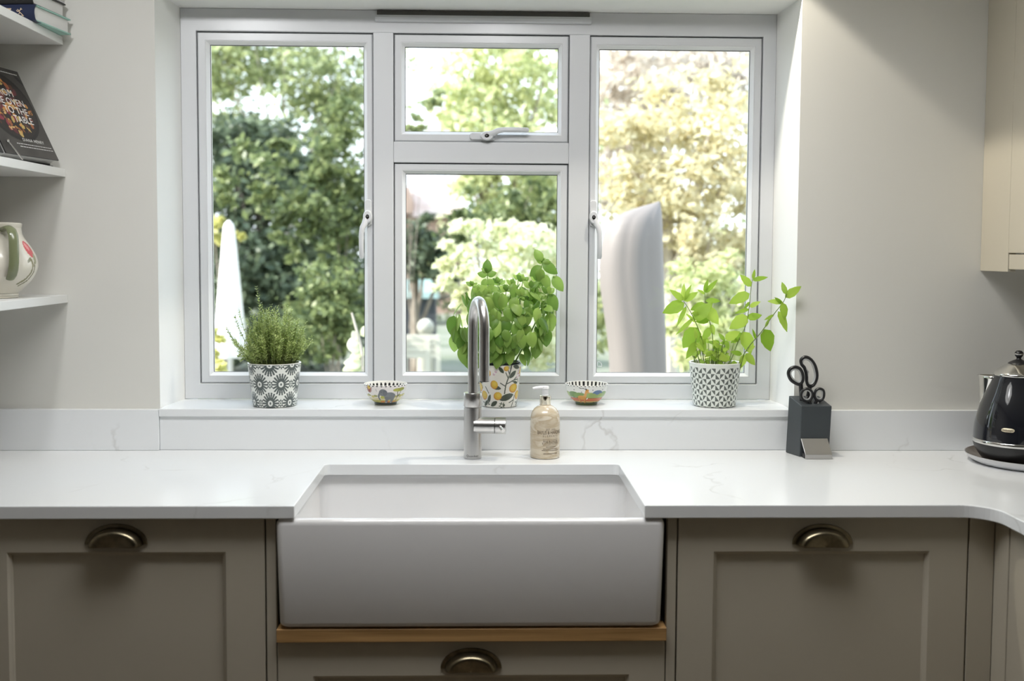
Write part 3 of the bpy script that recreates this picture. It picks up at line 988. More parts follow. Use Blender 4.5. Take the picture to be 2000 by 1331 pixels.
cv = Canvas(500, 200, srgb(214, 208, 194), asp=2.6)
for v0 in (.195, .215):
    cv.rect(0, 1, v0, v0 + .004, srgb(140, 138, 120))
# flower at the right of the front, stem curls, bird-like brown and mauve patch left of the handle
cv.ell(.742, .600, .026, .070, srgb(196, 84, 88), 0.5).ell(.737, .620, .010, .036, srgb(222, 140, 140), .5).ell(.758, .52, .012, .04, srgb(150, 150, 120))
cv.line([(.685, .32), (.715, .36), (.735, .42), (.737, .48), (.725, .52), (.708, .50)], .012, srgb(128, 124, 92))
cv.line([(.700, .30), (.736, .35), (.754, .42), (.748, .49)], .009, srgb(112, 108, 78))
cv.ell(.515, .600, .030, .050, srgb(148, 138, 142)).ell(.500, .535, .030, .04, srgb(140, 124, 134)).ell(.527, .590, .014, .04, srgb(176, 170, 170))
cv.ell(.512, .665, .025, .028, srgb(126, 116, 78)).rect(.490, .530, .634, .648, srgb(150, 84, 56))
cv.line([(.520, .53), (.522, .49)], .005, srgb(80, 70, 66))
for u_ in (.1, .3, .9):
    cv.ell(u_, .55, .03, .09, srgb(196, 84, 88), .5).line([(u_, .3), (u_ + .02, .45)], .012, srgb(128, 124, 92))
painted_lathe('jug_body', prof, (0, 0, 0), cv, jg, n=300, rows=200)
# handle faces the viewer, slightly to the right
ha = R(48)
hd = Vector((math.sin(ha), -math.cos(ha), 0)); hs = Vector((hd.y, -hd.x, 0))
path = [(.060, .160), (.074, .163), (.094, .165), (.108, .160), (.117, .148), (.120, .130), (.120, .105), (.1185, .085), (.114, .068), (.107, .055), (.097, .047)]
MB().tube([hd * a + Vector((0, 0, z)) for a, z in path], [(.0055, .011)] * 2 + [(.006, .0115)] * 7 + [(.0055, .011), (.0045, .010)], 14, flat=(0, 0, 1)).build('jug_handle', 'jug_green', jg)
sp_dir = -hd
MB().loft([[sp_dir * .062 + hs * q * .020 + Vector((0, 0, .150)) for q in (-1, 0, 1)], [sp_dir * (.066 + .012 * (1 - abs(q))) + hs * q * .024 + Vector((0, 0, .165)) for q in (-1, 0, 1)], [sp_dir * (.068 + .026 * (1 - abs(q))) + hs * q * .026 + Vector((0, 0, .180)) for q in (-1, 0, 1)]], closed=False, cap0=False, cap1=False).build('spout', 'white_ceramic', jg)

# ================================================================== TAP AND SOAP
TX, TY = -0.0235, -0.119
tp = empty('boiling_water_tap', (TX, TY, 0), 'brushed steel swan-neck tap standing behind the sink', 'tap')
MB().lathe([(0, .0003), (.0215, .0003), (.0222, .001), (.0222, .1285), (.0210, .1290), (.0210, .1305), (.0224, .1310), (.0232, .1320), (.0232, .1640), (.0226, .1650), (.0150, .1652), (0, .1652)], (0, 0, 0), 40).build('tap_body', 'steel', tp)
# swan neck: rises, arches towards the room and to the right, drops to the outlet
pa = [(0, 0, .160), (0, 0, .22), (0, 0, .28), (0, 0, .318)]
dirv = Vector((0.028, -0.094, 0))
Lh = dirv.length
n = 16
for i in range(1, n + 1):
    a = PI - PI * i / n
    off = Lh / 2 * (1 + math.cos(a))
    pa.append((dirv.x / Lh * off, dirv.y / Lh * off, .330 + .066 * math.sin(a)))
pa += [(dirv.x, dirv.y, .300), (dirv.x, dirv.y, .26), (dirv.x, dirv.y, .206)]
MB().tube(pa, .0126, 24).build('swan_neck', 'steel', tp)
MB().lathe([(.0118, .2055), (.0118, .2045), (.0095, .2045), (.0090, .2060), (0, .2060)], (dirv.x, dirv.y, 0), 24).build('outlet_ring', 'black_plastic', tp)
lv = MB()
ax = [(Vector((.004, -.006, .0835)), .0205), (Vector((.0550, -.010, .0835)), .0205)]
lv.tube([ax[0][0], ax[1][0]], .0203, 32)
o = lv.build('lever_barrel', 'steel', tp)
MB().tube([(.0552, -.010, .0835), (.0565, -.010, .0835)], .0190, 32).build('lever_joint', 'black_plastic', o)
MB().tube([(.0565, -.010, .0835), (.0825, -.012, .0835)], .0208, 32).build('lever_cap', 'steel', tp)
MB().tube([(.068, -.030, .083), (.0745, -.048, .077)], .0042, 14).build('lever_pin', 'chrome', tp)
text_on('engraved_lettering', 'Quooker', .0078, None, 'ink_black', tp, bend=(0, 0, .02245, .0085, R(-2)), space=1.1)

SX, SY = 0.1585, -0.106
so = empty('hand_wash_bottle', (SX, SY, 0), 'beige marbled hand wash bottle with a white pump and gold collar', 'bottle')
soapm = mat('marbled_beige_label', (0.6, 0.5, 0.4), 0.22, coat=0.4)
nt = soapm.node_tree
bs = nt.nodes['Principled BSDF']
co = nt.nodes.new('ShaderNodeTexCoord')
mp = nt.nodes.new('ShaderNodeMapping')
mp.inputs['Rotation'].default_value = (0.3, 0.5, 0)
mp.inputs['Scale'].default_value = (9, 9, 26)
nz_ = nt.nodes.new('ShaderNodeTexNoise')
nz_.inputs['Scale'].default_value = 1.1
nz_.inputs['Detail'].default_value = 7
nz_.inputs['Distortion'].default_value = 1.4
rr_ = nt.nodes.new('ShaderNodeValToRGB')
for e_, (p_, c_) in zip((rr_.color_ramp.elements[0], rr_.color_ramp.elements[1], rr_.color_ramp.elements.new(.52), rr_.color_ramp.elements.new(.57)),
                        ((.36, (212, 200, 178)), (.68, (224, 213, 192)), (.5, (192, 174, 146)), (.545, (214, 202, 180)))):
    e_.position = p_
    e_.color = (*srgb(*c_), 1)
nt.links.new(co.outputs['Object'], mp.inputs[0]); nt.links.new(mp.outputs[0], nz_.inputs['Vector']); nt.links.new(nz_.outputs['Fac'], rr_.inputs[0]); nt.links.new(rr_.outputs[0], bs.inputs['Base Color'])
MB().lathe([(0, .0003), (.0340, .0003), (.0365, .0015), (.0375, .005), (.0375, .096), (.0362, .106), (.0330, .1155), (.0275, .1235), (.0200, .1295), (.0145, .132), (.0138, .134), (0, .134)], (0, 0, 0), 56).build('bottle_body', soapm, so)
MB().lathe([(0, .1335), (.0132, .1335), (.0138, .135), (.0138, .1555), (.0125, .1565), (0, .1565)], (0, 0, 0), 32).build('collar', 'gold', so)
pm = MB().lathe([(0, .1562), (.0088, .1562), (.0088, .158), (.0078, .159), (.0078, .172), (.0092, .173), (.0092, .1785), (.008, .180), (0, .180)], (0.0, 0, 0), 24)
pm.tube([(.002, 0, .1762), (-.012, -.002, .1762), (-.026, -.004, .1752), (-.032, -.0048, .1740)], [.0052, .0048, .0040, .0032], 14)
pm.build('pump', 'white_plastic', so)
ta = R(20)
for s_, sz, z, sp_, xs in (('EST 1970', .0062, .0750, 1.15, .95), ('BAYLIS & HARDING', .0128, .0675, .96, .66), ('ELEMENTS', .0062, .0590, 1.9, .85), ('PINK BLOSSOM', .0066, .0452, 1.05, .84), ('& LOTUS FLOWER', .0066, .0405, 1.05, .80)):
    text_on('label_lettering', s_, sz, None, 'ink', so, bend=(0, 0, .0377, z, ta), space=sp_, xs=xs)


def bent_strip(a0, a1, z0, z1, r=.0377, n=10):
    b = MB()
    aa = np.linspace(a0, a1, n)
    b.loft([[(r * math.sin(a), -r * math.cos(a), z0) for a in aa], [(r * math.sin(a), -r * math.cos(a), z1) for a in aa]], closed=False, cap0=False, cap1=False)
    return b


for z in (.0500, .0355):
    bent_strip(ta - .55, ta + .55, z, z + .0005).build('label_rule', 'ink', so)
for z, h in ((.0310, .34), (.0262, .52), (.0222, .62), (.0140, .5)):
    sb = MB()
    a = ta - h
    while a < ta + h:
        l = .03 + .05 * random.random()
        t_ = bent_strip(a, a + l, z, z + .0016, n=3)
        sb.add(t_.v, t_.f)
        a += l + .018
    sb.build('small_print', 'ink', so)


# ================================================================== KNIFE BLOCK AND SCISSORS
kb = empty('knife_block', (0, 0, 0), 'slate grey block with a steel sharpener at its foot holding scissors', 'knife block')
ptsb = [(.807, -.106, .0004), (.882, -.106, .0004), (.872, -.040, .0004), (.788, -.046, .0004), (.809, -.106, .1300), (.887, -.106, .1300), (.876, -.032, .1470), (.797, -.034, .1470)]
MB().hexa(ptsb).build('block_body', 'block', kb, smooth=0, bevel=.002)
shp = [(-.1070, .0475), (-.1085, .0480), (-.1335, .0165), (-.1375, .0120), (-.1375, .0006), (-.1355, .0006), (-.1350, .0115), (-.1320, .0150), (-.1070, .0455)]
MB().loft([[(x + (.0035 if i == 0 else .0035) * (-(y + .107)) / .03, y, z) for y, z in shp] for i, x in enumerate((.8085, .8765))]).build('sharpener_plate', 'steel', kb, smooth=0, bevel=.0006)
MB().box(.812, .878, -.128, -.1062, .0006, .012).build('sharpener_base', 'black_plastic', kb, smooth=0)
for x, y in ((.836, -.075), (.858, -.082)):
    MB().hexa([(x - .009, y - .004, .1375), (x + .009, y - .004, .1375), (x + .009, y + .004, .1400), (x - .009, y + .004, .1400),
               (x - .009, y - .004, .1378), (x + .009, y - .004, .1378), (x + .009, y + .004, .1403), (x - .009, y + .004, .1403)]).build('slot', 'black_plastic', kb, smooth=0)


def spline_loop(pts, n=6):
    """closed Catmull-Rom through points"""
    out_ = []
    N = len(pts)
    for i in range(N):
        p0, p1, p2, p3 = (np.array(pts[(i + k) % N]) for k in (-1, 0, 1, 2))
        for t in np.linspace(0, 1, n, endpoint=False):
            out_.append(tuple(.5 * ((2 * p1) + (-p0 + p2) * t + (2 * p0 - 5 * p1 + 4 * p2 - p3) * t * t + (-p0 + 3 * p1 - 3 * p2 + p3) * t ** 3)))
    return out_


def px2(px, py, y):
    """photo-measured handle outline to metres on the plane of the block"""
    d = 2.7648 + y
    return (px - 942.9) / 2079.4 * d * 1.0 - 0.0, y, 0.5194 - (py - 489.9 - (px - 943) * .0053) / 2079.4 * d


def scissor_half(parent, loop_px, neck_px, y, r1, r2, name):
    lp = [px2(a, b, y) for a, b in spline_loop(loop_px)]
    h = MB().ring_tube(lp, r1, r2, (0, 1, 0), 10)
    nk = [px2(a, b, y) for a, b in neck_px]
    h.tube(nk, [(r2, r1 * 1.25)] * len(nk), 12, flat=(0, 1, 0))
    o = h.build(name, 'black_plastic', parent)
    cen = np.mean(np.array(lp), 0)
    inner = [tuple(cen + (np.array(p) - cen) * (1 - (r1 * 1.25) / max(np.linalg.norm(np.array(p) - cen), 1e-6))) for p in lp]
    MB().ring_tube(inner, r1 * .55, r2 * .85, (0, 1, 0), 8).build('grip_lining', 'grey_rubber', o)
    return o


s1 = empty('kitchen_scissors', (0, 0, 0), 'larger black-handled scissors standing at the back of the grey block', 'scissors')
scissor_half(s1, [(1548, 733), (1551, 724), (1560, 720), (1570, 723), (1576, 733), (1577, 745), (1572, 754), (1563, 752), (1553, 745)], [(1573, 752), (1574, 765), (1575, 780), (1577, 792)], -.066, .0044, .0052, 'small_grip')
scissor_half(s1, [(1573, 705), (1581, 700), (1592, 705), (1601, 718), (1605, 735), (1603, 748), (1597, 757), (1589, 757), (1585, 748), (1584, 735), (1580, 722), (1574, 714)], [(1592, 757), (1590, 768), (1588, 780), (1586, 792)], -.062, .0044, .0052, 'long_grip')
MB().box(.8315, .8445, -.0665, -.0645, .095, .1500).build('blade', 'steel', s1, smooth=0)
MB().box(.8335, .8465, -.0640, -.0620, .095, .1500).build('blade', 'steel', s1, smooth=0)
s2 = empty('small_scissors', (0, 0, 0), 'small scissors with round grey-lined rings at the front of the grey block', 'scissors')
scissor_half(s2, [(1574, 775), (1578, 766), (1586, 763), (1594, 767), (1597, 776), (1593, 785), (1585, 788), (1577, 784)], [(1590, 786), (1593, 793), (1596, 799)], -.088, .0034, .0045, 'ring_grip')
scissor_half(s2, [(1601, 775), (1604, 766), (1611, 763), (1618, 766), (1620, 774), (1618, 783), (1611, 787), (1604, 784)], [(1606, 786), (1603, 793), (1600, 799)], -.086, .0034, .0045, 'ring_grip')
MB().box(.8495, .8590, -.0885, -.0865, .100, .1380).build('blade', 'steel', s2, smooth=0)

# ================================================================== KETTLE ON ITS TRAY
TRX, TRY = 1.3760, -0.185
tr = empty('oval_tray', (TRX, TRY, 0), 'shallow oval tray with pale rim and brown inside under the kettle', 'tray')
ol = [(0.0, .0006), (.128, .0006), (.137, .0016), (.150, .010), (.1585, .0205), (.1595, .0220), (.1580, .0222), (.1555, .0205), (.146, .0105), (.134, .0050), (0, .0048)]
MB().lathe(ol, (0, 0, 0), 72, 1.06, 1.0).build('dish', 'tray', tr)
MB().lathe([(0, .0051), (.1335, .0054), (.1455, .0109), (.1545, .0200), (.1560, .0216)], (0, 0, 0), 72, 1.06, 1.0, cap=False).build('dish_lining', 'tray_in', tr)
KX, KY = 1.3090, -0.212
kt = empty('kettle', (KX, KY, 0.0056), 'glossy black retro kettle with chrome lid and band on the oval tray', 'kettle')
MB().lathe([(0, .0003), (.066, .0003), (.072, .004), (.0855, .022), (.0950, .038), (.0985, .050), (.0985, .052), (0, .052)], (0, 0, 0), 64).build('kettle_base', 'black_plastic', kt)
MB().lathe([(.0900, .0515), (.0993, .0515), (.1003, .0545), (.0998, .0595), (.0985, .0610), (.0900, .0610)], (0, 0, 0), 64).build('chrome_band', 'chrome', kt)
MB().lathe([(.094, .0605), (.0980, .0612), (.0975, .078), (.0955, .096), (.0915, .116), (.0855, .138), (.0785, .158), (.0710, .176), (.0635, .195), (.0565, .214), (.0558, .217), (.050, .217)], (0, 0, 0), 72).build('kettle_body', 'black_enamel', kt)
MB().lathe([(.050, .2165), (.0572, .2165), (.0580, .2190), (.0570, .2220), (.0520, .2265), (.0420, .2345), (.0300, .2425), (.0240, .2455), (0, .2455)], (0, 0, 0), 64).build('lid', 'chrome', kt)
MB().lathe([(.0245, .2452), (.0225, .2480), (.0140, .2525), (.0060, .2560), (.0050, .2590), (.0065, .2610), (.0092, .2650), (.0102, .2690), (.0092, .2732), (.0060, .2768), (0, .2780)], (0, 0, 0), 40).build('lid_knob', 'black_plastic', kt)
MB().lathe([(.0101, .2675), (.0106, .2690), (.0101, .2705)], (0, 0, 0), 40, cap=False).build('knob_ring', 'chrome', kt)
# beak spout towards the window side
sd = Vector((-0.80, 0.60, 0)).normalized(); ss = Vector((sd.y, -sd.x, 0))
lo = []
for z, rin, tip, hw in ((.118, .086, .0005, .004), (.150, .076, .010, .012), (.180, .066, .022, .019), (.205, .056, .034, .024), (.2120, .055, .038, .025)):
    l = []
    for q in np.linspace(-1, 1, 11):
        l.append(sd * (rin + tip * (1 - abs(q) ** 1.6) - .004 * abs(q)) + ss * (hw * q) + Vector((0, 0, z)))
    lo.append(l)
o = MB().loft(lo, closed=False, cap0=False, cap1=False).build('spout', 'chrome', kt)
so_ = o.modifiers.new('thickness', 'SOLIDIFY'); so_.thickness = .0012
hd = -sd
MB().tube([hd * .052 + Vector((0, 0, .205)), hd * .085 + Vector((0, 0, .222)), hd * .120 + Vector((0, 0, .215)), hd * .140 + Vector((0, 0, .185)), hd * .143 + Vector((0, 0, .145)), hd * .132 + Vector((0, 0, .105)), hd * .110 + Vector((0, 0, .085)), hd * .094 + Vector((0, 0, .085))],
          [(.008, .011)] * 8, 14, flat=(0, 0, 1)).build('kettle_handle', 'black_plastic', kt)
# badge
bb = MB()
zc_, a0 = .0935, R(-38)
oval = [(.0145 * math.copysign(min(1, abs(math.cos(t)) ** .6), math.cos(t)), .0047 * math.copysign(abs(math.sin(t)) ** .8, math.sin(t))) for t in np.linspace(0, 2 * PI, 28, endpoint=False)]


def badge(x, z, off):
    r = .0958 - (z) * .22 + off
    a = a0 + x / .0955
    return (r * math.sin(a), -r * math.cos(a), zc_ + z)


bb.loft([[badge(x, z, -.001) for x, z in oval], [badge(x, z, .0016) for x, z in oval], [badge(x * .92, z * .85, .0021) for x, z in oval]])
ob = bb.build('maker_badge', 'badge', kt)
me = text_geo("De'Longhi", .0056)
for v_ in me.vertices:
    v_.co = badge(v_.co.x, v_.co.y, .0024)
me.materials.clear()
link('badge_lettering', me, 'ink', ob)


# ================================================================== SILL: POTS AND BOWLS
SZ = 0.1084


def leaf_mesh(name, kind):
    nu, nv = 8, 5
    V = np.zeros((nu, nv, 3))
    for i in range(nu):
        t = i / (nu - 1)
        if kind == 'basil':
            w_ = .33 * math.sin(PI * t ** .8) ** .75 + (.012 if 0 < t < 1 else .004)
            cup, arch = .22, -.34
        else:
            w_ = .27 * math.sin(PI * t ** .72) ** .8 + .004
            cup, arch = .08, -.22
        for j in range(nv):
            q = (j / (nv - 1) - .5) * 2
            jag = 1.0
            if kind == 'mint' and abs(q) == 1: jag = 1.05 if i % 2 else .97
            V[i, j] = (w_ * q * jag, t, arch * (t - .1) ** 2 + (-cup if kind == 'basil' else cup) * w_ * (q * q) + (.02 * (abs(q) == .5)))
    me = grid_mesh(name, V)
    return me


LEAF = {k_: leaf_mesh(k_ + '_leaf', k_) for k_ in ('basil', 'mint')}
LEAF['basil'].materials.append(M['basil'])
LEAF['mint'].materials.append(M['mint_leaf'])


def put_leaf(kind, parent, pos, d, nrm, size, wid=1.0):
    d = Vector(d).normalized()
    n_ = Vector(nrm)
    n_ = (n_ - d * n_.dot(d))
    n_ = n_.normalized() if n_.length > 1e-4 else d.orthogonal().normalized()
    x = d.cross(n_)
    mt = Matrix((x * size * wid, d * size, n_ * size)).transposed().to_4x4()
    mt.translation = pos
    o = bpy.data.objects.new('leaf', LEAF[kind])
    COL.objects.link(o)
    o.parent = parent
    o.matrix_local = mt
    return o


def pot(parent, rt_, rb, h, cv, rim='white_ceramic', liner=False):
    prof = [(rb - .004, .0), (rb, .002), (rt_, h)]
    painted_lathe('pot', prof, (0, 0, 0), cv, parent, n=420, rows=170)
    MB().lathe([(rt_ - .0002, h - .0003), (rt_ + .0004, h + .0012), (rt_ - .002, h + .0022), (rt_ - .004, h + .0005), (rt_ - .006, h - .03)], (0, 0, 0), 64, cap=False).build('pot_rim', rim, parent)
    if liner:
        MB().lathe([(rt_ - .0045, h - .02), (rt_ - .0045, h + .004), (rt_ - .003, h + .006), (rt_ - .007, h + .006), (rt_ - .008, h - .02)], (0, 0, 0), 64, cap=False).build('liner_pot', 'block', parent)
    MB().lathe([(0, h - .014), (rt_ * .5, h - .011), (rt_ - .0065, h - .014)], (0, 0, 0), 40, cap=False).build('soil', 'soil', parent)


# --- thyme in the flower-burst pot
cv = Canvas(1600, 480, srgb(222, 224, 218), asp=2 * PI * .064 / .113)
dk = srgb(84, 92, 90)
nfl = 7
for row, (cy, ph) in enumerate(((1.0, 0.0), (.56, .5), (.13, 0.0), (-.30, .5))):
    for i in range(nfl):
        cx = ((i + ph) / nfl + .5 + .0) % 1.0
        for k2 in range(18):
            a = 2 * PI * k2 / 18
            for sft in (-1, 0, 1):
                cv.line([(cx + sft + .062 * math.cos(a) / cv.asp * 1.25, cy + .085 * math.sin(a)), (cx + sft + .150 * math.cos(a) / cv.asp * 1.25, cy + .235 * math.sin(a))], .0195, dk) if -.1 < cx + sft < 1.1 else None
        for sft in (-1, 0, 1):
            cv.ell(cx + sft, cy, .018 / cv.asp * 1.2, .030, dk)
        c2 = (cx + .5 / nfl) % 1.0
        for sft in (-1, 0, 1):
            u_ = (cv.x - c2 - sft) * cv.asp * .92; v_ = cv.y - cy
            rr_ = np.hypot(u_, v_ * .8); th = np.arctan2(v_ * .8, u_)
            cv.put(rr_ < .062 + .014 * np.cos(8 * th), dk)
            cv.put((rr_ < .038) & (rr_ > .016), srgb(200, 204, 198))
ty = empty('potted_thyme', (-0.5485, 0.049, SZ), 'bushy thyme in a white pot with grey flower bursts at the left of the sill', 'potted plant')
pot(ty, .0692, .0575, .1125, cv)
stems, leaves = MB(), []


def sprig(p0, p1, bow, nl, ls, ltop=0.0):
    p0, p1 = Vector(p0), Vector(p1)
    mid = (p0 + p1) / 2 + Vector(bow)
    P = [(p0 * (1 - t) ** 2 + mid * 2 * t * (1 - t) + p1 * t * t) for t in np.linspace(0, 1, 6)]
    stems.tube(P, [.0008] * 3 + [.0007, .0006, .0004], 4, cap=False)
    for i in range(nl):
        t = .22 + .78 * (i + 1) / nl
        p = p0 * (1 - t) ** 2 + mid * 2 * t * (1 - t) + p1 * t * t
        ax = (p1 - p0).normalized()
        a = i * 1.9 + random.random()
        s = ax.orthogonal().normalized()
        s.rotate(Matrix.Rotation(a, 3, ax))
        for sg in (1, -1):
            d = (s * sg + ax * (.5 + .5 * random.random())).normalized()
            wv = d.cross(ax).normalized()
            L_ = ls * (.7 + .6 * random.random()) * (1.0 if t < .9 else .7)
            leaves.append([p, p + d * L_ * .5 + wv * L_ * .24, p + d * L_, p + d * L_ * .5 - wv * L_ * .24])


for i in range(210):
    a = random.random() * 2 * PI
    q = math.sqrt(random.random())
    b = (.050 * q * math.cos(a), .050 * q * math.sin(a), .098)
    sp2 = .066 + .044 * random.random()
    x = sp2 * 1.06 * q * math.cos(a) + random.uniform(-.008, .008) - .004
    y = max(-.085, min(.085, sp2 * .9 * q * math.sin(a) + random.uniform(-.008, .008)))
    z = .1125 + (.150 * math.sqrt(max(.05, 1 - (q * .92) ** 2))) * random.uniform(.55, 1.03)
    sprig(b, (x, y, z), (random.uniform(-.006, .006), random.uniform(-.006, .006), .008), 22, .0085)
for tx, tz, yy in ((-.046, .312, .0), (-.030, .265, -.01), (.012, .262, -.02), (.034, .262, .0), (.048, .252, -.01), (-.064, .255, .01), (-.020, .255, .03), (.06, .225, .02)):
    sprig((tx * .4, yy, .1), (tx, yy, tz), (.004, 0, .01), 24, .0092)
for tx, tz, yy in ((-.122, .205, -.01), (-.116, .190, .0), (-.105, .238, .01), (-.092, .255, .0), (-.100, .165, -.02), (-.088, .130, -.03), (-.082, .118, -.02), (.078, .150, -.03), (.082, .175, .0), (-.108, .172, .02), (-.09, .15, .01)):
    sprig((tx * .4, yy, .108), (tx, yy, tz), (tx * .25, 0, .022), 15, .0085)
tag(stems.build('stems', 'thyme_stem', ty), kind='stuff')
tag(link('leaves', quads_mesh('thyme_leaves', np.array([[list(p) for p in q] for q in leaves])), 'thyme', ty), kind='stuff')

# --- basil in the lemon pot
cv = Canvas(1500, 560, srgb(226, 222, 212), asp=2 * PI * .053 / .115)
green, green2, lem, lem2, pk = srgb(70, 78, 66), srgb(92, 102, 82), srgb(214, 178, 66), srgb(196, 142, 66), srgb(206, 178, 186)


def motif(du):
    f = lambda x, y: (x + du, y)
    # x in fractions of the circumference round the right-hand part seen in the photo
    def ln(pts, w_=.011): cv.line([f(*p) for p in pts], w_, green)
    ln([(.540, .36), (.548, .55), (.575, .78), (.590, 1.0)], .014)
    ln([(.575, .80), (.555, .95)]); ln([(.567, .70), (.545, .84)]); ln([(.556, .58), (.62, .66), (.645, .72)]); ln([(.60, .64), (.635, .60)]); ln([(.62, .66), (.67, .67), (.675, .60)])
    ln([(.548, .52), (.505, .60)]); ln([(.640, .30), (.63, .16), (.61, .02)]); ln([(.632, .20), (.585, .14)]); ln([(.66, .14), (.74, .10)]); ln([(.68, .12), (.70, .0)]); ln([(.705, .5), (.735, .36)])
    for cx, cy, l, w_, r_ in ((.605, .79, .12, .055, .75), (.640, .955, .11, .045, -.25), (.560, .27, .20, .075, .28), (.468, .50, .13, .05, -.25), (.640, .60, .09, .03, -.3), (.735, .22, .12, .04, 1.2), (.70, .12, .10, .04, .8), (.66, .50, .06, .02, -1.2), (.45, .12, .1, .05, .6), (.51, .9, .09, .04, 2.2)):
        cv.lens(cx + du, cy, l, w_ + .012, r_, srgb(214, 214, 200))
        cv.lens(cx + du, cy, l, w_, r_, green)
    for cx, cy, rx, ry, r_ in ((.622, .47, .044, .105, .2), (.682, .30, .037, .105, -.3), (.716, .83, .045, .12, -.4), (.483, .30, .035, .095, .3), (.455, .56, .03, .1, .2), (.548, .93, .02, .06, 0)):
        cv.ell(cx + du, cy, rx, ry, lem2, r_).ell(cx + .004 + du, cy + .012, rx * .82, ry * .82, lem, r_).ell(cx + .008 + du, cy + .02, rx * .45, ry * .45, srgb(222, 192, 84), r_)
    for cx, cy in ((.665, .80), (.685, .74), (.675, .86), (.655, .72), (.455, .80), (.47, .86)):
        cv.ell(cx + du, cy, .010, .03, pk).ell(cx + .008 + du, cy + .03, .009, .025, srgb(232, 224, 224))
    for i in range(9):
        a_ = i * 2.4
        cv.lens(.52 + du + .018 * math.cos(a_), .08 + .055 * math.sin(a_), .035, .014, a_, green2 if i % 2 else green)


for du in (-.66, -.33, 0, .33):
    motif(du)
ba = empty('potted_basil', (0.0455, 0.045, SZ), 'large bushy basil in a lemon-patterned pot behind the tap', 'potted plant')
pot(ba, .0580, .0470, .1125, cv, rim='block', liner=True)
stemb = MB()
rs = random.Random(5)


def basil_tip(x, y, z, big, n_=2, twist=0.0):
    p = Vector((x, y, z))
    base = Vector((x * .25, y * .25, .100))
    mid = (base + p) / 2 + Vector((x * .12, y * .12, .012))
    P = [(base * (1 - t) ** 2 + mid * 2 * t * (1 - t) + p * t * t) for t in np.linspace(0, 1, 7)]
    stemb.tube(P, [.0022, .0021, .002, .0018, .0016, .0014, .0012], 6, cap=False)
    ax = (P[-1] - P[-2]).normalized()
    for k_ in range(n_):
        t = 1.0 - k_ * .17
        q = base * (1 - t) ** 2 + mid * 2 * t * (1 - t) + p * t * t
        a = twist + k_ * PI / 2 + rs.uniform(-.3, .3)
        for sg in (0, PI):
            s = Vector((math.cos(a + sg), math.sin(a + sg), 0))
            rise = .55 - .55 * k_ + rs.uniform(-.15, .15)
            sz = big * (.62 + .25 * k_) * rs.uniform(.85, 1.1)
            put_leaf('basil', ba, q, s * .8 + ax * rise + Vector((0, 0, .25 - .5 * k_)), ax * .35 + Vector((0, -.9, .35)), sz)
    for a in (twist + .8, twist + .8 + PI):
        s = Vector((math.cos(a), math.sin(a), 0))
        put_leaf('basil', ba, p, ax * 1.2 + s * .5, Vector((0, -1, .2)), big * .5)


tips = [(-.034, -.01, .352, .030, 2, .2), (.112, .0, .378, .038, 3, .1), (.100, -.02, .335, .042, 2, .9), (.060, .0, .330, .036, 2, .5), (.030, -.02, .322, .034, 2, 1.2), (-.005, .01, .325, .036, 2, .4), (-.072, -.01, .318, .030, 2, .2),
        (-.055, -.03, .300, .038, 2, 1.0), (.080, -.04, .315, .040, 2, .3), (.050, .04, .335, .036, 2, .8), (.0, .05, .320, .036, 2, .1), (-.05, .05, .300, .036, 2, .9), (.10, .05, .330, .038, 2, .2), (.015, -.05, .305, .040, 2, .2), (-.03, -.055, .295, .040, 2, 1.2), (.055, -.06, .295, .042, 2, .6), (.125, -.03, .300, .040, 2, .4)]
for t_ in tips:
    basil_tip(*t_)
# overlapping lower leaves that hang over the dome
for i in range(122):
    th = rs.gauss(0, 1.15)                # 0 faces the room
    el = rs.uniform(-.75, 1.0)
    rx, ry, rz_ = .126, .084, .105
    ce = math.cos(el)
    shrink = 1.0 if el > -.1 else 1.0 + (el + .1) * .62
    nrm = Vector((math.sin(th) * ce, -math.cos(th) * ce, math.sin(el) * .9))
    q = Vector((.010 + rx * math.sin(th) * ce * shrink, -ry * math.cos(th) * ce * shrink, .232 + rz_ * math.sin(el)))
    if q.y > .085: continue
    q *= 1
    if q.z < .128: continue
    down = Vector((0, 0, -1))
    d = down * (.9 - .5 * max(0, el)) + nrm * rs.uniform(.05, .5) + Vector((rs.uniform(-.5, .5), rs.uniform(-.3, .3), 0))
    put_leaf('basil', ba, q - d.normalized() * .012, d, nrm + Vector((0, 0, .35)), rs.uniform(.034, .050), rs.uniform(.85, 1.1))
for i in range(48):
    th = rs.uniform(-1.5, 1.5); z = rs.uniform(.135, .215); rad = .052 + (z - .12) * .62
    nrm = Vector((math.sin(th), -math.cos(th), .2))
    put_leaf('basil', ba, Vector((.006 + rad * 1.15 * math.sin(th), -rad * .82 * math.cos(th), z)), Vector((rs.uniform(-.4, .4), -.1, -1)) + nrm * .25, nrm + Vector((rs.uniform(-.4, .4), 0, .3)), rs.uniform(.032, .044), rs.uniform(.9, 1.1))
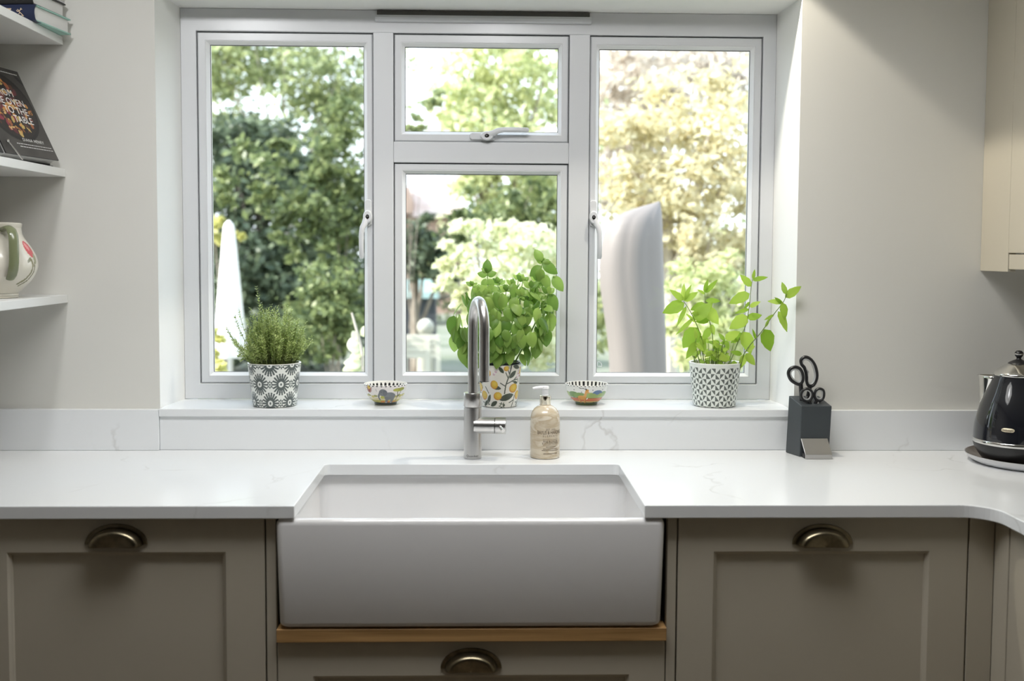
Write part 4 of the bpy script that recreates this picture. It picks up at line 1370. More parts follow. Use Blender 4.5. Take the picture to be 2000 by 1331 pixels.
for x, y, z, dx, dz, sz in ((-.034, -.01, .350, 0, 1, .038), (-.034, -.012, .346, 1, .35, .026), (-.034, -.012, .346, -1, .25, .026), (-.036, -.02, .338, -.3, -.6, .028), (-.030, -.02, .338, .5, -.7, .026), (.110, -.01, .384, -.55, .9, .036), (.112, -.012, .380, 1, -.55, .048), (.110, -.012, .378, 1, .25, .024), (.108, -.015, .372, -1, -.75, .040), (.106, -.025, .366, -.1, -1, .040), (.112, -.02, .350, .6, -1, .042), (-.110, -.015, .215, -.2, -1, .050), (-.120, -.01, .240, -.3, -1, .050), (-.095, -.03, .165, .1, -1, .056), (-.075, -.035, .130, .2, -1, .045), (-.085, -.01, .150, 0, -1, .050), (-.118, .01, .190, -.1, -1, .048), (-.100, -.03, .190, .1, -1, .050), (.128, -.02, .300, .5, -.8, .050), (.140, 0, .345, .6, -.7, .048), (.130, -.02, .250, .2, -1, .05), (.12, -.03, .21, .1, -1, .05), (.098, -.04, .175, -.1, -1, .046), (.11, -.01, .28, .6, -.6, .05)):
    put_leaf('basil', ba, (x, y, z), (dx, -.15, dz), (dx * .5 + .1 * (1 if x > 0 else -1), -1, .25), sz)
tag(stemb.build('stems', 'basil_stem', ba), kind='stuff')

# --- mint in the triangle pot
cv = Canvas(1600, 480, srgb(226, 230, 222), asp=2 * PI * .063 / .115)
dk = srgb(92, 98, 92)
nc, nr = 34, 7.4
gx = cv.x * nc; gy = (1 - .07 - cv.y) / .93 * nr
ix, iy = np.floor(gx).astype(int), np.floor(gy).astype(int)
fx_, fy_ = gx - ix, gy - iy
ori = (ix + iy) % 2
up_ = 1 - fy_
m1 = np.where(iy % 2 == 1, np.where(ori == 0, up_ > fx_, up_ < 1 - fx_), np.where(ori == 0, up_ < fx_, up_ > 1 - fx_))
edge = (np.abs(np.where(ori == 0, up_ - fx_, up_ - 1 + fx_)) < .06) | (fy_ < .05)
cv.put(m1 & ~edge & (cv.y < .93), dk)
mi = empty('potted_mint', (0.6230, 0.059, SZ), 'leggy lime-green mint in a white pot with grey triangles', 'potted plant')
pot(mi, .0690, .0565, .1150, cv)
stemm = MB()
rs = random.Random(9)
cvt = lambda px, py: ((px - 1396.5) * .001372, .1190 - (py - 706) * .00137)


def mint_stem(pp, y0, y1, leaves_):
    P = []
    for i, (a, b) in enumerate(pp):
        x, z = cvt(a, b)
        P.append((x, y0 + (y1 - y0) * i / (len(pp) - 1), z if i else .100))
    C = []
    for i in range(len(P) - 1):
        p0, p1, p2, p3 = (np.array(P[max(0, min(len(P) - 1, i + k))]) for k in (-1, 0, 1, 2))
        for t in np.linspace(0, 1, 4, endpoint=False):
            C.append(.5 * ((2 * p1) + (-p0 + p2) * t + (2 * p0 - 5 * p1 + 4 * p2 - p3) * t * t + (-p0 + 3 * p1 - 3 * p2 + p3) * t ** 3))
    C.append(np.array(P[-1]))
    stemm.tube([tuple(c_) for c_ in C], [.0016 - .0009 * i / len(C) for i in range(len(C))], 6, cap=False)
    for (a, b, tx, tz, wid) in leaves_:     # leaf base pixel, leaf tip pixel
        x0, z0 = cvt(a, b); x1, z1 = cvt(tx, tz)
        k_ = min(range(len(C)), key=lambda i: (C[i][0] - x0) ** 2 + (C[i][2] - z0) ** 2)
        y_ = C[k_][1]
        dy = rs.uniform(-.012, .012)
        d = Vector((x1 - x0, dy, z1 - z0))
        put_leaf('mint', mi, (x0, y_, z0), d, (rs.uniform(-.3, .3) - .3 * d.z / d.length, -1, .35), d.length, wid)


mint_stem([(1374, 700), (1370, 668), (1358, 635), (1344, 608), (1330, 588)], .0, -.02, [(1332, 592, 1290, 610, 1), (1331, 588, 1356, 570, .8), (1330, 587, 1304, 566, .7), (1336, 598, 1319, 640, .35), (1350, 622, 1318, 655, .35), (1352, 625, 1385, 590, 1), (1360, 640, 1334, 682, 1.25), (1330, 587, 1330, 553, .5), (1332, 587, 1342, 556, .5), (1347, 612, 1372, 612, .6), (1355, 630, 1338, 612, .5), (1365, 655, 1380, 690, .7)])
mint_stem([(1394, 700), (1392, 665), (1386, 632), (1377, 600), (1374, 572)], .005, .0, [(1377, 602, 1403, 632, 1.15), (1376, 594, 1347, 606, .9), (1375, 575, 1360, 566, .6), (1374, 572, 1378, 546, .6), (1375, 573, 1398, 546, .5), (1376, 588, 1405, 587, .7), (1388, 640, 1372, 668, .8), (1387, 634, 1396, 655, .9), (1392, 668, 1404, 690, .7), (1385, 625, 1358, 628, 1.0)])
mint_stem([(1420, 700), (1440, 668), (1455, 636), (1462, 600), (1465, 570), (1469, 545)], -.01, .01, [(1463, 574, 1423, 592, .9), (1466, 560, 1446, 536, .9), (1469, 548, 1498, 540, .6), (1470, 546, 1471, 527, .6), (1463, 600, 1481, 588, .8), (1462, 604, 1434, 612, .5), (1459, 618, 1424, 642, 1.1), (1458, 622, 1489, 614, .9), (1463, 590, 1452, 605, .6), (1448, 650, 1428, 672, .9), (1450, 648, 1468, 690, 1.2), (1440, 668, 1420, 655, .6)])
mint_stem([(1432, 700), (1452, 678), (1475, 646), (1495, 612), (1510, 588), (1514, 572)], -.03, -.100, [(1512, 578, 1542, 556, .8), (1513, 572, 1506, 548, .7), (1510, 588, 1482, 584, .7), (1508, 590, 1494, 578, .7), (1509, 588, 1514, 620, .9), (1503, 605, 1527, 644, .7), (1480, 640, 1498, 684, 1.1), (1482, 636, 1490, 618, .5), (1496, 612, 1478, 622, .5), (1466, 660, 1460, 640, .5)])
mint_stem([(1440, 700), (1446, 690), (1452, 680)], -.03, -.05, [(1448, 688, 1470, 711, .9), (1446, 690, 1444, 718, 1.0), (1442, 690, 1420, 684, .8), (1450, 684, 1466, 672, .8)])
mint_stem([(1354, 700), (1354, 680), (1356, 660)], -.01, -.02, [(1355, 668, 1338, 700, .8), (1355, 670, 1372, 684, .8), (1356, 662, 1352, 640, .6)])
mint_stem([(1406, 700), (1406, 680), (1412, 662)], -.02, -.02, [(1412, 664, 1424, 684, .8), (1411, 664, 1400, 650, .8), (1408, 674, 1390, 690, .8), (1412, 662, 1440, 646, 1.0)])
mint_stem([(1384, 702), (1386, 690), (1390, 680)], -.03, -.03, [(1388, 684, 1372, 696, .9), (1388, 684, 1406, 700, .9), (1390, 681, 1392, 664, .8), (1386, 692, 1366, 684, .8), (1388, 690, 1420, 700, .9)])
for i in range(44):
    x = rs.uniform(-.058, .058); y = rs.uniform(-.05, .045); z = .112 + rs.random() ** 1.4 * .062
    d = Vector((rs.uniform(-1, 1), rs.uniform(-.6, .6), rs.uniform(-.5, .8)))
    stemm.tube([(x * .7, y * .7, .1), (x, y, z)], .0008, 5, cap=False)
    put_leaf('mint', mi, (x, y, z), d, (rs.uniform(-.5, .5), -1, rs.uniform(.1, .8)), rs.uniform(.014, .028), rs.uniform(.8, 1.15))
tag(stemm.build('stems', 'mint_stem', mi), kind='stuff')

# --- two painted bowls
bprof_o = [(.0, .0), (.0285, 0), (.0300, .002), (.0295, .005), (.0315, .0075), (.0400, .0145), (.0490, .0260), (.0545, .0390), (.0570, .0505), (.0575, .0555)]
bprof_i = [(.0575, .0555), (.0570, .0567), (.0558, .0560), (.0545, .0480), (.050, .033), (.040, .018), (.020, .010), (0, .009)]


def bowl(name, label, loc, cv, cvi):
    b = empty(name, loc, label, 'bowl')
    painted_lathe('outside_glaze', bprof_o, (0, 0, 0), cv, b, n=420, rows=170)
    painted_lathe('inside_glaze', bprof_i, (0, 0, 0), cvi, b, n=220, rows=80)


def inside_canvas(stripe):
    c_ = Canvas(900, 200, srgb(228, 226, 220), asp=4)
    for i in range(30):
        if stripe:
            c_.rect(i / 30, i / 30 + .014, .04, .32, srgb(34, 34, 36))
        else:
            c_.ell((i + .5) / 30, .16, .0095, .075, srgb(28, 28, 30))
    return c_


cv = Canvas(1500, 460, srgb(226, 220, 216), asp=2 * PI * .05 / .088)
X = lambda t: .5 + t * .155          # t=-1..1 spans a little less than the visible front
# in canvas v: 0 centre of the foot .. 1 rim ; the visible wall runs from .38 to 1
cv.rect(0, 1, 0, .36, srgb(150, 152, 130)).rect(0, 1, .33, .42, srgb(60, 66, 62)).rect(0, 1, .42, .56, srgb(176, 168, 82)).rect(0, 1, .54, .63, srgb(206, 194, 156))
for i in range(46):
    cv.ell(rng.random(), .66 + .05 * rng.random(), .02, .035, [srgb(176, 168, 84), srgb(150, 150, 88), srgb(190, 176, 92)][i % 3])
for i in range(40):
    t_ = rng.uniform(-.25, 1.0)
    cv.ell(X(t_), rng.uniform(.43, .49), .006, .022, srgb(206, 112, 62))
for i in range(30):
    cv.ell(rng.random(), .36 + .05 * rng.random(), .008, .014, srgb(36, 40, 40))
gr, gr2 = srgb(112, 116, 120), srgb(92, 96, 102)
cv.ell(X(.30), .68, .052, .135, gr, 0).poly([(X(.08), .66), (X(.05), .40), (X(.22), .40), (X(.26), .55), (X(.40), .55), (X(.42), .40), (X(.60), .40), (X(.62), .66)], gr)
cv.ell(X(-.05), .80, .030, .11, gr).ell(X(.06), .79, .018, .09, gr2).line([(X(-.20), .80), (X(-.29), .70), (X(-.30), .60), (X(-.27), .56)], .028, gr)
cv.line([(X(-.16), .70), (X(-.25), .655)], .010, srgb(234, 230, 220)).ell(X(-.12), .82, .003, .012, srgb(20, 20, 20))
cv.ell(X(-.08), .645, .018, .05, srgb(178, 178, 84))
for t_ in (.12, .50):
    cv.ell(X(t_), .43, .007, .012, srgb(232, 230, 222))
cv.line([(X(.80), .50), (X(.78), .70), (X(.72), .84)], .012, srgb(96, 84, 66)).line([(X(.79), .62), (X(.95), .84)], .010, srgb(96, 84, 66)).ell(X(.78), .875, .050, .05, srgb(164, 164, 66)).ell(X(.98), .895, .03, .045, srgb(150, 152, 60)).ell(X(.62), .86, .02, .03, srgb(178, 176, 82))
for k2 in range(9):
    a = PI + PI * (k2 + .5) / 9
    cv.line([(X(-.82), .955), (X(-.82) + .155 * .19 * math.cos(a), .955 + .16 * math.sin(a))], .014, srgb(140, 70, 44))
cv.ell(X(-.82), .96, .016, .075, srgb(206, 172, 70))
cv.line([(X(-.40), .90), (X(-.36), .84)], .006, srgb(130, 130, 130))
for i in range(30):
    cv.ell((i + .5) / 30, .985, .0075, .016, srgb(30, 30, 32))
cv.rect(0, 1, .945, .955, srgb(226, 220, 216))
cv.ell(X(-.82), .945, .015, .03, srgb(206, 172, 70))
bowl('elephant_bowl', 'small painted bowl with an elephant standing left of the tap', (-0.2580, 0.070, SZ), cv, inside_canvas(False))

cv = Canvas(1500, 460, srgb(226, 226, 222), asp=2 * PI * .05 / .088)
cv.rect(0, 1, 0, .36, srgb(120, 132, 96)).rect(0, 1, .33, .43, srgb(76, 92, 56)).rect(0, 1, .43, .50, srgb(206, 178, 108)).rect(0, 1, .48, .62, srgb(190, 108, 68))
for i in range(14):
    cv.ell(i / 14 + .02 * rng.random(), .70 + .03 * rng.random(), .055, .10, [srgb(120, 150, 84), srgb(146, 166, 92), srgb(104, 136, 78)][i % 3])
cv.rect(0, 1, .50, .62, srgb(190, 108, 68)).rect(0, 1, .605, .622, srgb(96, 60, 44))
cv.ell(X(.52), .76, .048, .115, srgb(84, 112, 150)).rect(X(.05), X(1.0), .62, .74, srgb(140, 160, 88)).ell(X(.25), .72, .03, .06, srgb(136, 158, 88)).ell(X(.75), .70, .03, .08, srgb(150, 170, 96))
for i in range(40):
    cv.ell(rng.random(), .37 + .07 * rng.random(), .007, .014, srgb(44, 56, 36))
tan, tan2 = srgb(206, 150, 76), srgb(180, 118, 62)
cv.ell(X(-.36), .635, .040, .075, tan).poly([(X(-.30), .60), (X(-.14), .60), (X(-.02), .87), (X(-.14), .88)], tan).ell(X(-.05), .875, .012, .035, tan, -.5).poly([(X(-.06), .87), (X(.06), .81), (X(.04), .78), (X(-.10), .82)], tan)
for t_, v0 in ((-.58, .40), (-.52, .42), (-.24, .40), (-.17, .42)):
    cv.line([(X(t_ + .02), .60), (X(t_), v0)], .014, tan2 if v0 > .41 else tan)
cv.line([(X(-.10), .89), (X(-.24), .935), (X(-.38), .93), (X(-.46), .955)], .008, srgb(40, 36, 34)).line([(X(-.08), .89), (X(-.14), .94)], .008, srgb(40, 36, 34)).line([(X(-.03), .62), (X(-.08), .58)], .016, srgb(232, 228, 220))
for t_ in (-.74, -.34, .22, .8):
    cv.ell(X(t_), .88 if t_ != -.34 else .82, .005, .022, srgb(150, 152, 156))
for i in range(34):
    cv.rect(i / 34, i / 34 + .008, .975, 1.0, srgb(34, 34, 36))
bowl('antelope_bowl', 'small painted bowl with a tan antelope behind the hand wash bottle', (0.2800, 0.075, SZ), cv, inside_canvas(True))

# ================================================================== GARDEN
GZ = -1.02
tag(MB().box(-30, 30, 0.31, 60, GZ - .1, GZ).build('ground', 'grass', smooth=0), 'lawn behind the house', kind='structure')


def crown_quads(blobs, n_leaf, size, r0=.55):
    """leaves in loose clumps scattered over each part of the crown"""
    vols = np.array([b[3] * b[4] * b[5] for b in blobs]) ** .7
    cnt = np.maximum(8, (n_leaf * vols / vols.sum())).astype(int)
    out_ = []
    for b, k_ in zip(blobs, cnt):
        nc_ = max(3, min(26, k_ // 40))
        d = rng.normal(size=(nc_, 3)); d /= np.linalg.norm(d, axis=1)[:, None]
        rad = (r0 * .6 + (1.1 - r0 * .6) * rng.random(nc_) ** .6)[:, None]
        cc = np.array(b[:3]) + d * rad * np.array(b[3:6])
        cr = np.mean(b[3:6]) * (.20 + .30 * rng.random(nc_))
        w_ = rng.integers(0, nc_, k_)
        g = rng.normal(size=(k_, 3)); g *= np.array([1, 1, .62])
        c_ = cc[w_] + g * cr[w_][:, None] * .62
        a = rng.normal(size=(k_, 3)); a /= np.linalg.norm(a, axis=1)[:, None]
        n_ = d[w_] * .35 + rng.normal(size=(k_, 3)) * .6 + np.array([0, 0, .45])
        t1 = a - n_ * (np.sum(a * n_, 1) / np.sum(n_ * n_, 1))[:, None]; t1 /= np.linalg.norm(t1, axis=1)[:, None]
        t2 = np.cross(n_, t1); t2 /= np.linalg.norm(t2, axis=1)[:, None]
        s = (size * (.6 + .8 * rng.random(k_)))[:, None]
        q = np.stack([c_ - t1 * s * .5, c_ + t2 * s * .28, c_ + t1 * s * .5, c_ - t2 * s * .28], 1)
        out_.append(q)
    Q = np.concatenate(out_)
    return Q[Q[:, :, 2].min(1) > GZ + .01]


def at(px, py, d):
    """point seen at a photo pixel at distance d in front of the camera, used to lay the garden out"""
    return ((px - 942.9) / 2079.4 * d, d - 2.7648, 0.5194 - (py - 489.9) / 2079.4 * d)


def tree(name, label, cat, group, base, h, blobs, n_leaf, size, material, bark='bark', r=.07, limbs=5, r0=.55, bush=False):
    t_ = empty(name, base, label, cat, group)
    tr_ = MB()
    top = max(b[2] for b in blobs)
    tr_.tube([(0, 0, 0), (random.uniform(-.05, .05), 0, h * .35), (random.uniform(-.1, .1), random.uniform(-.1, .1), h * .7)], [r, r * .8, r * .45], 8)
    for b in blobs[:limbs]:
        tr_.tube([(0, 0, h * random.uniform(.2, .45)), ((b[0] - base[0]) * .5, (b[1] - base[1]) * .5, (b[2] - base[2]) * .75), (b[0] - base[0], b[1] - base[1], b[2] - base[2] + b[5] * .5)], [r * .5, r * .32, r * .1], 6)
    tr_.build('trunk' if not bush else 'stem', bark, t_)
    Q = crown_quads(blobs, n_leaf, size, r0) - np.array(base)
    link('foliage', quads_mesh(name + '_foliage', Q), material, t_)
    return t_


def blob(px, py, d, rpx, rpy=None, ry=None):
    x, y, z = at(px, py, d)
    k_ = d / 2079.4
    return (x, y, z, rpx * k_, ry if ry else rpx * k_ * .9, (rpy or rpx) * k_)


def gbase(px, d):
    x, y, z = at(px, 490, d)
    return (x, y, GZ)


TG = 'trees and shrubs beyond the window'
# left light
tree('evergreen_tree', 'tall dark evergreen tree filling the left window pane', 'tree', TG, gbase(520, 13.5), 3.0,
     [blob(470, 420, 13.2, 110, 150), blob(560, 470, 13.6, 120, 150), blob(640, 420, 13.8, 90, 130), blob(440, 300, 13.4, 80, 80), blob(530, 320, 13.8, 90, 80), blob(600, 600, 13.9, 120, 110), blob(440, 600, 13.6, 110, 110), blob(520, 580, 13.4, 110, 100), blob(680, 560, 13.8, 60, 120)], 24000, .11, 'evergreen', r=.12)
tree('leafy_tree', 'olive-green broadleaf tree at the right of the left window pane', 'tree', TG, gbase(665, 10.2), 2.0,
     [blob(660, 320, 10.2, 65, 65), blob(690, 390, 10.3, 60, 80), blob(630, 400, 10.1, 60, 60), blob(690, 250, 10.3, 50, 50), blob(570, 380, 10, 60, 50), blob(520, 300, 10.2, 50, 40), blob(670, 480, 10.2, 50, 60), blob(690, 600, 10.3, 40, 60), blob(640, 640, 10.3, 60, 50), blob(580, 660, 10.3, 60, 40), blob(580, 460, 10.2, 50, 40), blob(450, 360, 10.2, 40, 40)], 5600, .085, 'midgreen', r=.018, limbs=2)
tree('bare_tree', 'thin-leaved tree with pale branches against the sky', 'tree', TG, gbase(560, 16.5), 4.8,
     [blob(450, 170, 16.5, 95, 95), blob(560, 160, 16.5, 120, 110), blob(680, 150, 16.5, 105, 90), blob(500, 100, 16.5, 100, 60), blob(640, 230, 16.5, 100, 80), blob(420, 120, 16.5, 90, 80)], 6200, .12, 'olive', 'pale_bark', r=.08, limbs=6, r0=.2)
tree('round_shrub', 'rounded green shrub low in the left window pane', 'shrub', TG, gbase(645, 8.6), .9,
     [blob(640, 560, 8.6, 55, 42), blob(665, 600, 8.5, 55, 45), blob(615, 590, 8.7, 45, 35), blob(655, 635, 8.6, 45, 25), blob(650, 690, 8.6, 30, 30)], 2600, .06, 'midgreen', r=.014, bush=True)
tree('golden_shrub', 'yellow-leaved shrub in front of the closed parasol', 'shrub', TG, gbase(432, 5.6), .7,
     [blob(424, 690, 5.6, 16, 30), blob(434, 720, 5.5, 18, 14), blob(414, 650, 5.6, 8, 14)], 90, .075, 'gold_leaf', r=.012, bush=True)
tree('yellow_branch_shrub', 'sunlit yellow-green shrub behind the parasol tip', 'shrub', TG, gbase(440, 10.0), 1.2,
     [blob(445, 450, 10.0, 38, 20), blob(420, 435, 10.1, 22, 16), blob(474, 466, 10.0, 16, 12)], 240, .08, 'gold_leaf', r=.03, bush=True)
# near pale-leaved plant by the left mullion, big leaves
ps = empty('pale_leaved_plant', gbase(700, 4.6), 'pale-leaved stem close outside the left pane by the mullion', 'plant')
b0 = Vector(ps.location)
P = [Vector(at(a, b, 4.6)) - b0 for a, b in ((712, 760), (708, 690), (700, 655), (688, 612))]
MB().tube([Vector((P[0].x, 0, 0))] + P, [.012, .010, .008, .006, .004], 8).build('stem', 'pale_bark', ps)
LEAF['pale'] = LEAF['basil'].copy()
LEAF['pale'].materials.clear()
LEAF['pale'].materials.append(M['cream'])
for a, b, tx, tz in ((702, 664, 680, 674), (706, 684, 682, 678), (706, 690, 684, 700), (708, 712, 676, 706), (708, 722, 672, 724), (706, 690, 726, 684), (708, 720, 690, 738), (704, 656, 720, 640), (708, 735, 684, 748), (700, 668, 692, 650), (709, 705, 728, 712), (706, 728, 668, 738)):
    p0 = Vector(at(a, b, 4.6)) - b0; p1 = Vector(at(tx, tz, 4.58)) - b0
    put_leaf('pale', ps, p0, p1 - p0, (random.uniform(-.4, .4), -1, random.uniform(.2, .8)), (p1 - p0).length * 1.05, 1.15)

# centre light
tree('dark_conifer', 'dark green conifer left of the pale bush behind the centre panes', 'tree', TG, gbase(815, 11.5), 2.0,
     [blob(815, 455, 11.5, 32, 38), blob(830, 510, 11.4, 32, 35), blob(795, 500, 11.6, 35, 45), blob(870, 520, 11.5, 30, 30)], 3600, .075, 'evergreen', r=.06)
tree('pale_bush', 'cream-leaved bush glowing behind the basil', 'shrub', TG, gbase(950, 7.6), 1.5,
     [blob(890, 510, 7.6, 36, 40), blob(930, 460, 7.7, 40, 30), blob(1020, 470, 7.8, 60, 50), blob(960, 540, 7.6, 70, 50), blob(1070, 540, 7.9, 50, 80), blob(868, 555, 7.5, 22, 22), blob(1000, 640, 7.7, 80, 60), blob(1075, 660, 7.8, 50, 70), blob(910, 590, 7.7, 30, 40)], 5600, .065, 'cream', r=.04, bush=True)
tree('yellow_green_tree', 'sunlit yellow-green tree filling the upper centre pane', 'tree', TG, gbase(960, 12.5), 3.6,
     [blob(900, 180, 12.5, 80, 90), blob(980, 150, 12.6, 100, 90), blob(1060, 200, 12.4, 90, 90), blob(940, 260, 12.3, 110, 80), blob(1020, 320, 12.4, 120, 90), blob(920, 350, 12.6, 30, 30), blob(980, 400, 12.5, 100, 90), blob(1080, 400, 12.4, 90, 110), blob(1000, 80, 12.6, 110, 60)], 9000, .10, 'yellowgreen', r=.10, limbs=7)
tree('green_shrub', 'mid-green shrub between the conifer and the pale bush', 'shrub', TG, gbase(960, 10.2), 2.0,
     [blob(960, 420, 10.2, 70, 60), blob(1040, 380, 10.3, 60, 50), blob(900, 450, 10.3, 50, 50), blob(1070, 450, 10.2, 50, 60)], 2200, .08, 'midgreen', r=.04, bush=True)
tree('leafy_sapling', 'loose green sapling against the sky left of the centre tree', 'tree', TG, gbase(800, 10.0), 2.6,
     [blob(800, 215, 10, 22, 24), blob(815, 250, 10.1, 30, 18), blob(845, 190, 10.1, 25, 30)], 420, .075, 'olive', r=.010)
# right light
tree('autumn_tree', 'pale yellow autumn tree filling the right window pane', 'tree', TG, gbase(1310, 9.0), 3.4,
     [blob(1220, 280, 9.0, 85, 75), blob(1300, 220, 9.2, 90, 75), blob(1390, 260, 9.0, 85, 80), blob(1250, 380, 8.9, 90, 70), blob(1350, 370, 8.8, 90, 80), blob(1430, 350, 9.0, 80, 90), blob(1400, 470, 8.9, 90, 70), blob(1300, 480, 9.0, 90, 80), blob(1440, 180, 9.4, 70, 60)], 8500, .075, 'paleyellow', 'pale_bark', r=.08, limbs=9, r0=.45)
tree('blushing_tree', 'pinkish grey bare-tipped tree above the autumn tree', 'tree', TG, gbase(1260, 16.5), 4.8,
     [blob(1220, 150, 16.5, 110, 80), blob(1320, 130, 16.6, 120, 70), blob(1420, 160, 16.7, 100, 90), blob(1280, 240, 16.6, 130, 80), blob(1200, 330, 16.8, 110, 110)], 6500, .13, 'blush', 'pale_bark', r=.1, limbs=5, r0=.3)
tree('yellow_shrub', 'yellow-green shrub behind the mint with pale upright stems', 'shrub', TG, gbase(1380, 7.4), 1.4,
     [blob(1340, 560, 7.4, 50, 50), blob(1400, 540, 7.5, 60, 55), blob(1450, 580, 7.4, 50, 60), blob(1380, 640, 7.3, 70, 50), blob(1330, 650, 7.4, 45, 50), blob(1440, 680, 7.3, 50, 40), blob(1350, 710, 7.2, 60, 30)], 2600, .065, 'yellowgreen', 'pale_bark', r=.035, limbs=7, r0=.35, bush=True)
tree('low_green_shrub', 'dark green shrub low behind the autumn tree', 'shrub', TG, gbase(1420, 9.8), 1.6,
     [blob(1400, 500, 9.8, 60, 50), blob(1440, 480, 9.9, 50, 50), blob(1340, 590, 9.8, 70, 60), blob(1440, 620, 9.9, 70, 70), blob(1200, 620, 9.8, 70, 90)], 3000, .085, 'olive', r=.04, bush=True)
# boundary hedges at the back
for i, (px, d, mtl, lab) in enumerate(((340, 21.0, 'evergreen', 'long dark hedge at the back left of the garden'), (900, 22.5, 'midgreen', 'long green hedge at the back middle of the garden'), (1470, 21.0, 'yellowgreen', 'long yellow-green hedge at the back right of the garden'))):
    bl = [blob(px + k_ * 75, 590, d + random.uniform(-.2, .2), 50, 100, .45) for k_ in range(-3, 4)]
    tree('back_hedge', lab, 'hedge', TG, gbase(px, d), 1.6, bl, 5200, .13, mtl, r=.08, limbs=7, bush=True)

# closed white parasol
pb = gbase(452, 8.4)
pr = empty('closed_parasol', pb, 'closed white parasol standing in the garden behind the thyme', 'parasol')
k_ = 8.4 / 2079.4
zt = at(450, 446, 8.4)[2] - GZ
zb_ = at(450, 700, 8.4)[2] - GZ
MB().tube([(0, 0, 0), (0, 0, zt)], .022, 12).build('pole', 'steel', pr)
MB().lathe([(0, 0.0), (.24, 0), (.25, .03), (.22, .06), (.05, .08), (.04, .2), (0, .2)], (0, 0, 0), 24).build('parasol_base', 'stone', pr)
loops = []
for t in np.linspace(0, 1, 14):
    z = zb_ + (zt - zb_) * t
    rad = (0.128 - 0.088 * t) * (1 if t > .05 else .8)
    loops.append([((rad * (1 + .10 * math.cos(8 * a))) * math.cos(a), (rad * (1 + .10 * math.cos(8 * a))) * math.sin(a), z) for a in [2 * PI * j / 48 for j in range(48)]])
MB().loft(loops).build('folded_canopy', 'canvas_white', pr, smooth=60)
MB().lathe([(.045, -.02), (.035, .02), (.012, .045), (0, .05)], (0, 0, zt), 16).build('finial', 'canvas_white', pr)

# tall grey cover (covered parasol) right of centre
gb = gbase(1232, 5.4)
gc = empty('covered_parasol', gb, 'tall garden parasol wrapped in a grey fabric cover', 'parasol')
kk = 5.4 / 2079.4
loops = []
HT = .5194 - GZ
outl = [(745, 1192, 1304), (690, 1190, 1302), (640, 1184, 1300), (600, 1178, 1298), (560, 1172, 1296), (520, 1170, 1294), (490, 1172, 1293), (460, 1178, 1292), (440, 1186, 1291.5), (425, 1198, 1291), (412, 1222, 1290.5), (402, 1252, 1290), (395, 1276, 1289), (392, 1284, 1288)]
nseg = 64
bot = (HT / kk) + 489.9
full = [(bot, 1196, 1306)] + outl
for i, (py, xa, xb) in enumerate(full):
    z = HT - (py - 489.9) * kk
    cx = ((xa + xb) / 2 - 942.9) * kk - gb[0]
    rx = (xb - xa) / 2 * kk
    l = []
    for j in range(nseg):
        a = 2 * PI * j / nseg
        fold = 1 + .04 * math.sin(3 * a + .9 + z * 1.1) + .05 * (abs(math.sin(4 * a + .4 + z * .5)) ** .7 - .6)
        fold = 1 + (fold - 1) * min(1, rx / .12)
        l.append((cx + rx * fold * math.cos(a), min(rx, .15) * .95 * fold * math.sin(a), z))
    loops.append(l)
cvo = MB().loft(loops).build('fabric_cover', 'canvas_grey', gc, smooth=70)
MB().lathe([(0, 0), (.26, 0), (.27, .02), (.25, .05), (0, .05)], (((1196 + 1306) / 2 - 942.9) * kk - gb[0], 0, 0), 24).build('parasol_base', 'stone', gc)

# bench, sphere, covered table behind the centre pane
d = 9.0
bp_ = gbase(826, d)
kk = d / 2079.4
bn = empty('garden_bench', bp_, 'pale weathered bench at the foot of the centre pane', 'bench')
X_ = lambda px: (px - 942.9) * kk - bp_[0]
Z_ = lambda py: .5194 - (py - 489.9) * kk - GZ
for i in range(4):
    MB().box(X_(786), X_(858), -.02, .02, Z_(700) + i * .05, Z_(700) + i * .05 + .045).build('back_slat', 'bench', bn, smooth=0)
for px in (790, 836, 856):
    MB().box(X_(px) - .022, X_(px) + .022, -.03, .03, 0.0, Z_(664)).build('post', 'bench', bn, smooth=0)
MB().box(X_(786), X_(860), -.42, .0, Z_(735) - .25, Z_(735) - .21).build('seat', 'bench', bn, smooth=0)
for px in (790, 856):
    MB().box(X_(px) - .022, X_(px) + .022, -.42, -.37, 0.0, Z_(735) - .25).build('leg', 'bench', bn, smooth=0)
d = 9.6
sb_ = gbase(832, d)
kk = d / 2079.4
sph = empty('stone_ornament', sb_, 'round stone ball on a plinth behind the pale bench', 'ornament')
zc = .5194 - (640 - 489.9) * kk - GZ
MB().lathe([(0.0, zc - .075)] + [(.078 * math.cos(a), zc + .078 * math.sin(a)) for a in np.linspace(-1.3, 1.5, 14)] + [(0, zc + .078)], (0, 0, 0), 28).build('ball', 'stone', sph)
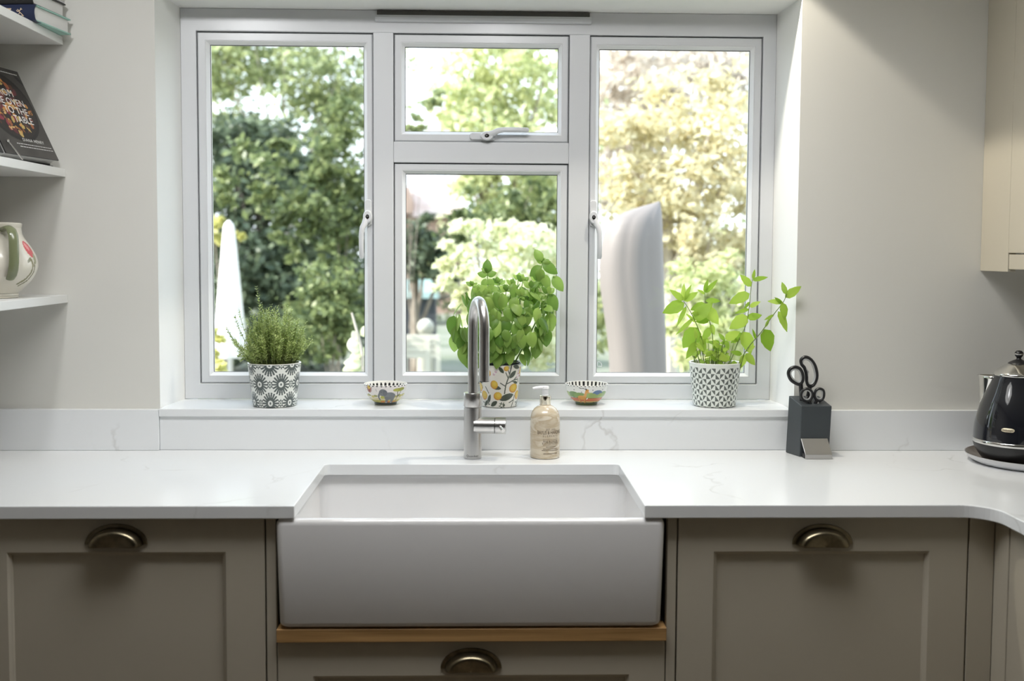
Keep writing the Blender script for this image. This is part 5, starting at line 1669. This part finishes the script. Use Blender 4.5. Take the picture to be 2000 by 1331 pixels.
MB().lathe([(0, 0), (.14, 0), (.14, .04), (.09, .06), (.07, zc - .13), (.09, zc - .09), (.05, zc - .07), (0, zc - .07)], (0, 0, 0), 24).build('plinth', 'stone', sph)
d = 12.5
tb_ = gbase(818, d)
kk = d / 2079.4
gt = empty('garden_shed_store', tb_, 'dark garden store with a pale teal top behind the stone ball', 'store')
Z_ = lambda py: .5194 - (py - 489.9) * kk - GZ
MB().box(-.32, .20, -.15, .3, 0, Z_(580)).build('cabinet', 'charcoal', gt, smooth=0)
MB().loft([[(-.36, -.2, Z_(582)), (.24, -.2, Z_(582)), (.24, .35, Z_(582)), (-.36, .35, Z_(582))], [(-.34, -.18, Z_(572)), (.22, -.18, Z_(572)), (.22, .33, Z_(572)), (-.34, .33, Z_(572))], [(-.30, .0, Z_(548)), (.14, .0, Z_(548)), (.14, .3, Z_(548)), (-.30, .3, Z_(548))]]).build('top_cover', 'teal', gt, smooth=0)

# neighbouring house
d = 26
hb = gbase(800, d)
hs_ = empty('neighbour_house', hb, 'distant house with a pale weathered tiled roof', 'house')
kk = d / 2079.4
X_ = lambda px: (px - 942.9) * kk - hb[0]
Z_ = lambda py: .5194 - (py - 489.9) * kk - GZ
MB().box(X_(730), X_(905), 0, 5, 0, Z_(424)).build('wall', 'house_wall', hs_, smooth=0)
MB().loft([[(X_(722), -.3, Z_(426)), (X_(915), -.3, Z_(426)), (X_(915), 5.3, Z_(426)), (X_(722), 5.3, Z_(426))], [(X_(800), 2.4, Z_(345)), (X_(880), 2.4, Z_(345)), (X_(880), 2.6, Z_(345)), (X_(800), 2.6, Z_(345))]]).build('roof', 'roof_tile', hs_, smooth=0)
MB().loft([[(X_(770), -.5, Z_(420)), (X_(808), -.5, Z_(420)), (X_(808), .5, Z_(420)), (X_(770), .5, Z_(420))], [(X_(770), -.5, Z_(395)), (X_(808), -.5, Z_(395)), (X_(808), .5, Z_(395)), (X_(770), .5, Z_(395))], [(X_(786), -.5, Z_(362)), (X_(792), -.5, Z_(362)), (X_(792), 1.5, Z_(362)), (X_(786), 1.5, Z_(362))]]).build('gable', 'house_wall', hs_, smooth=0)
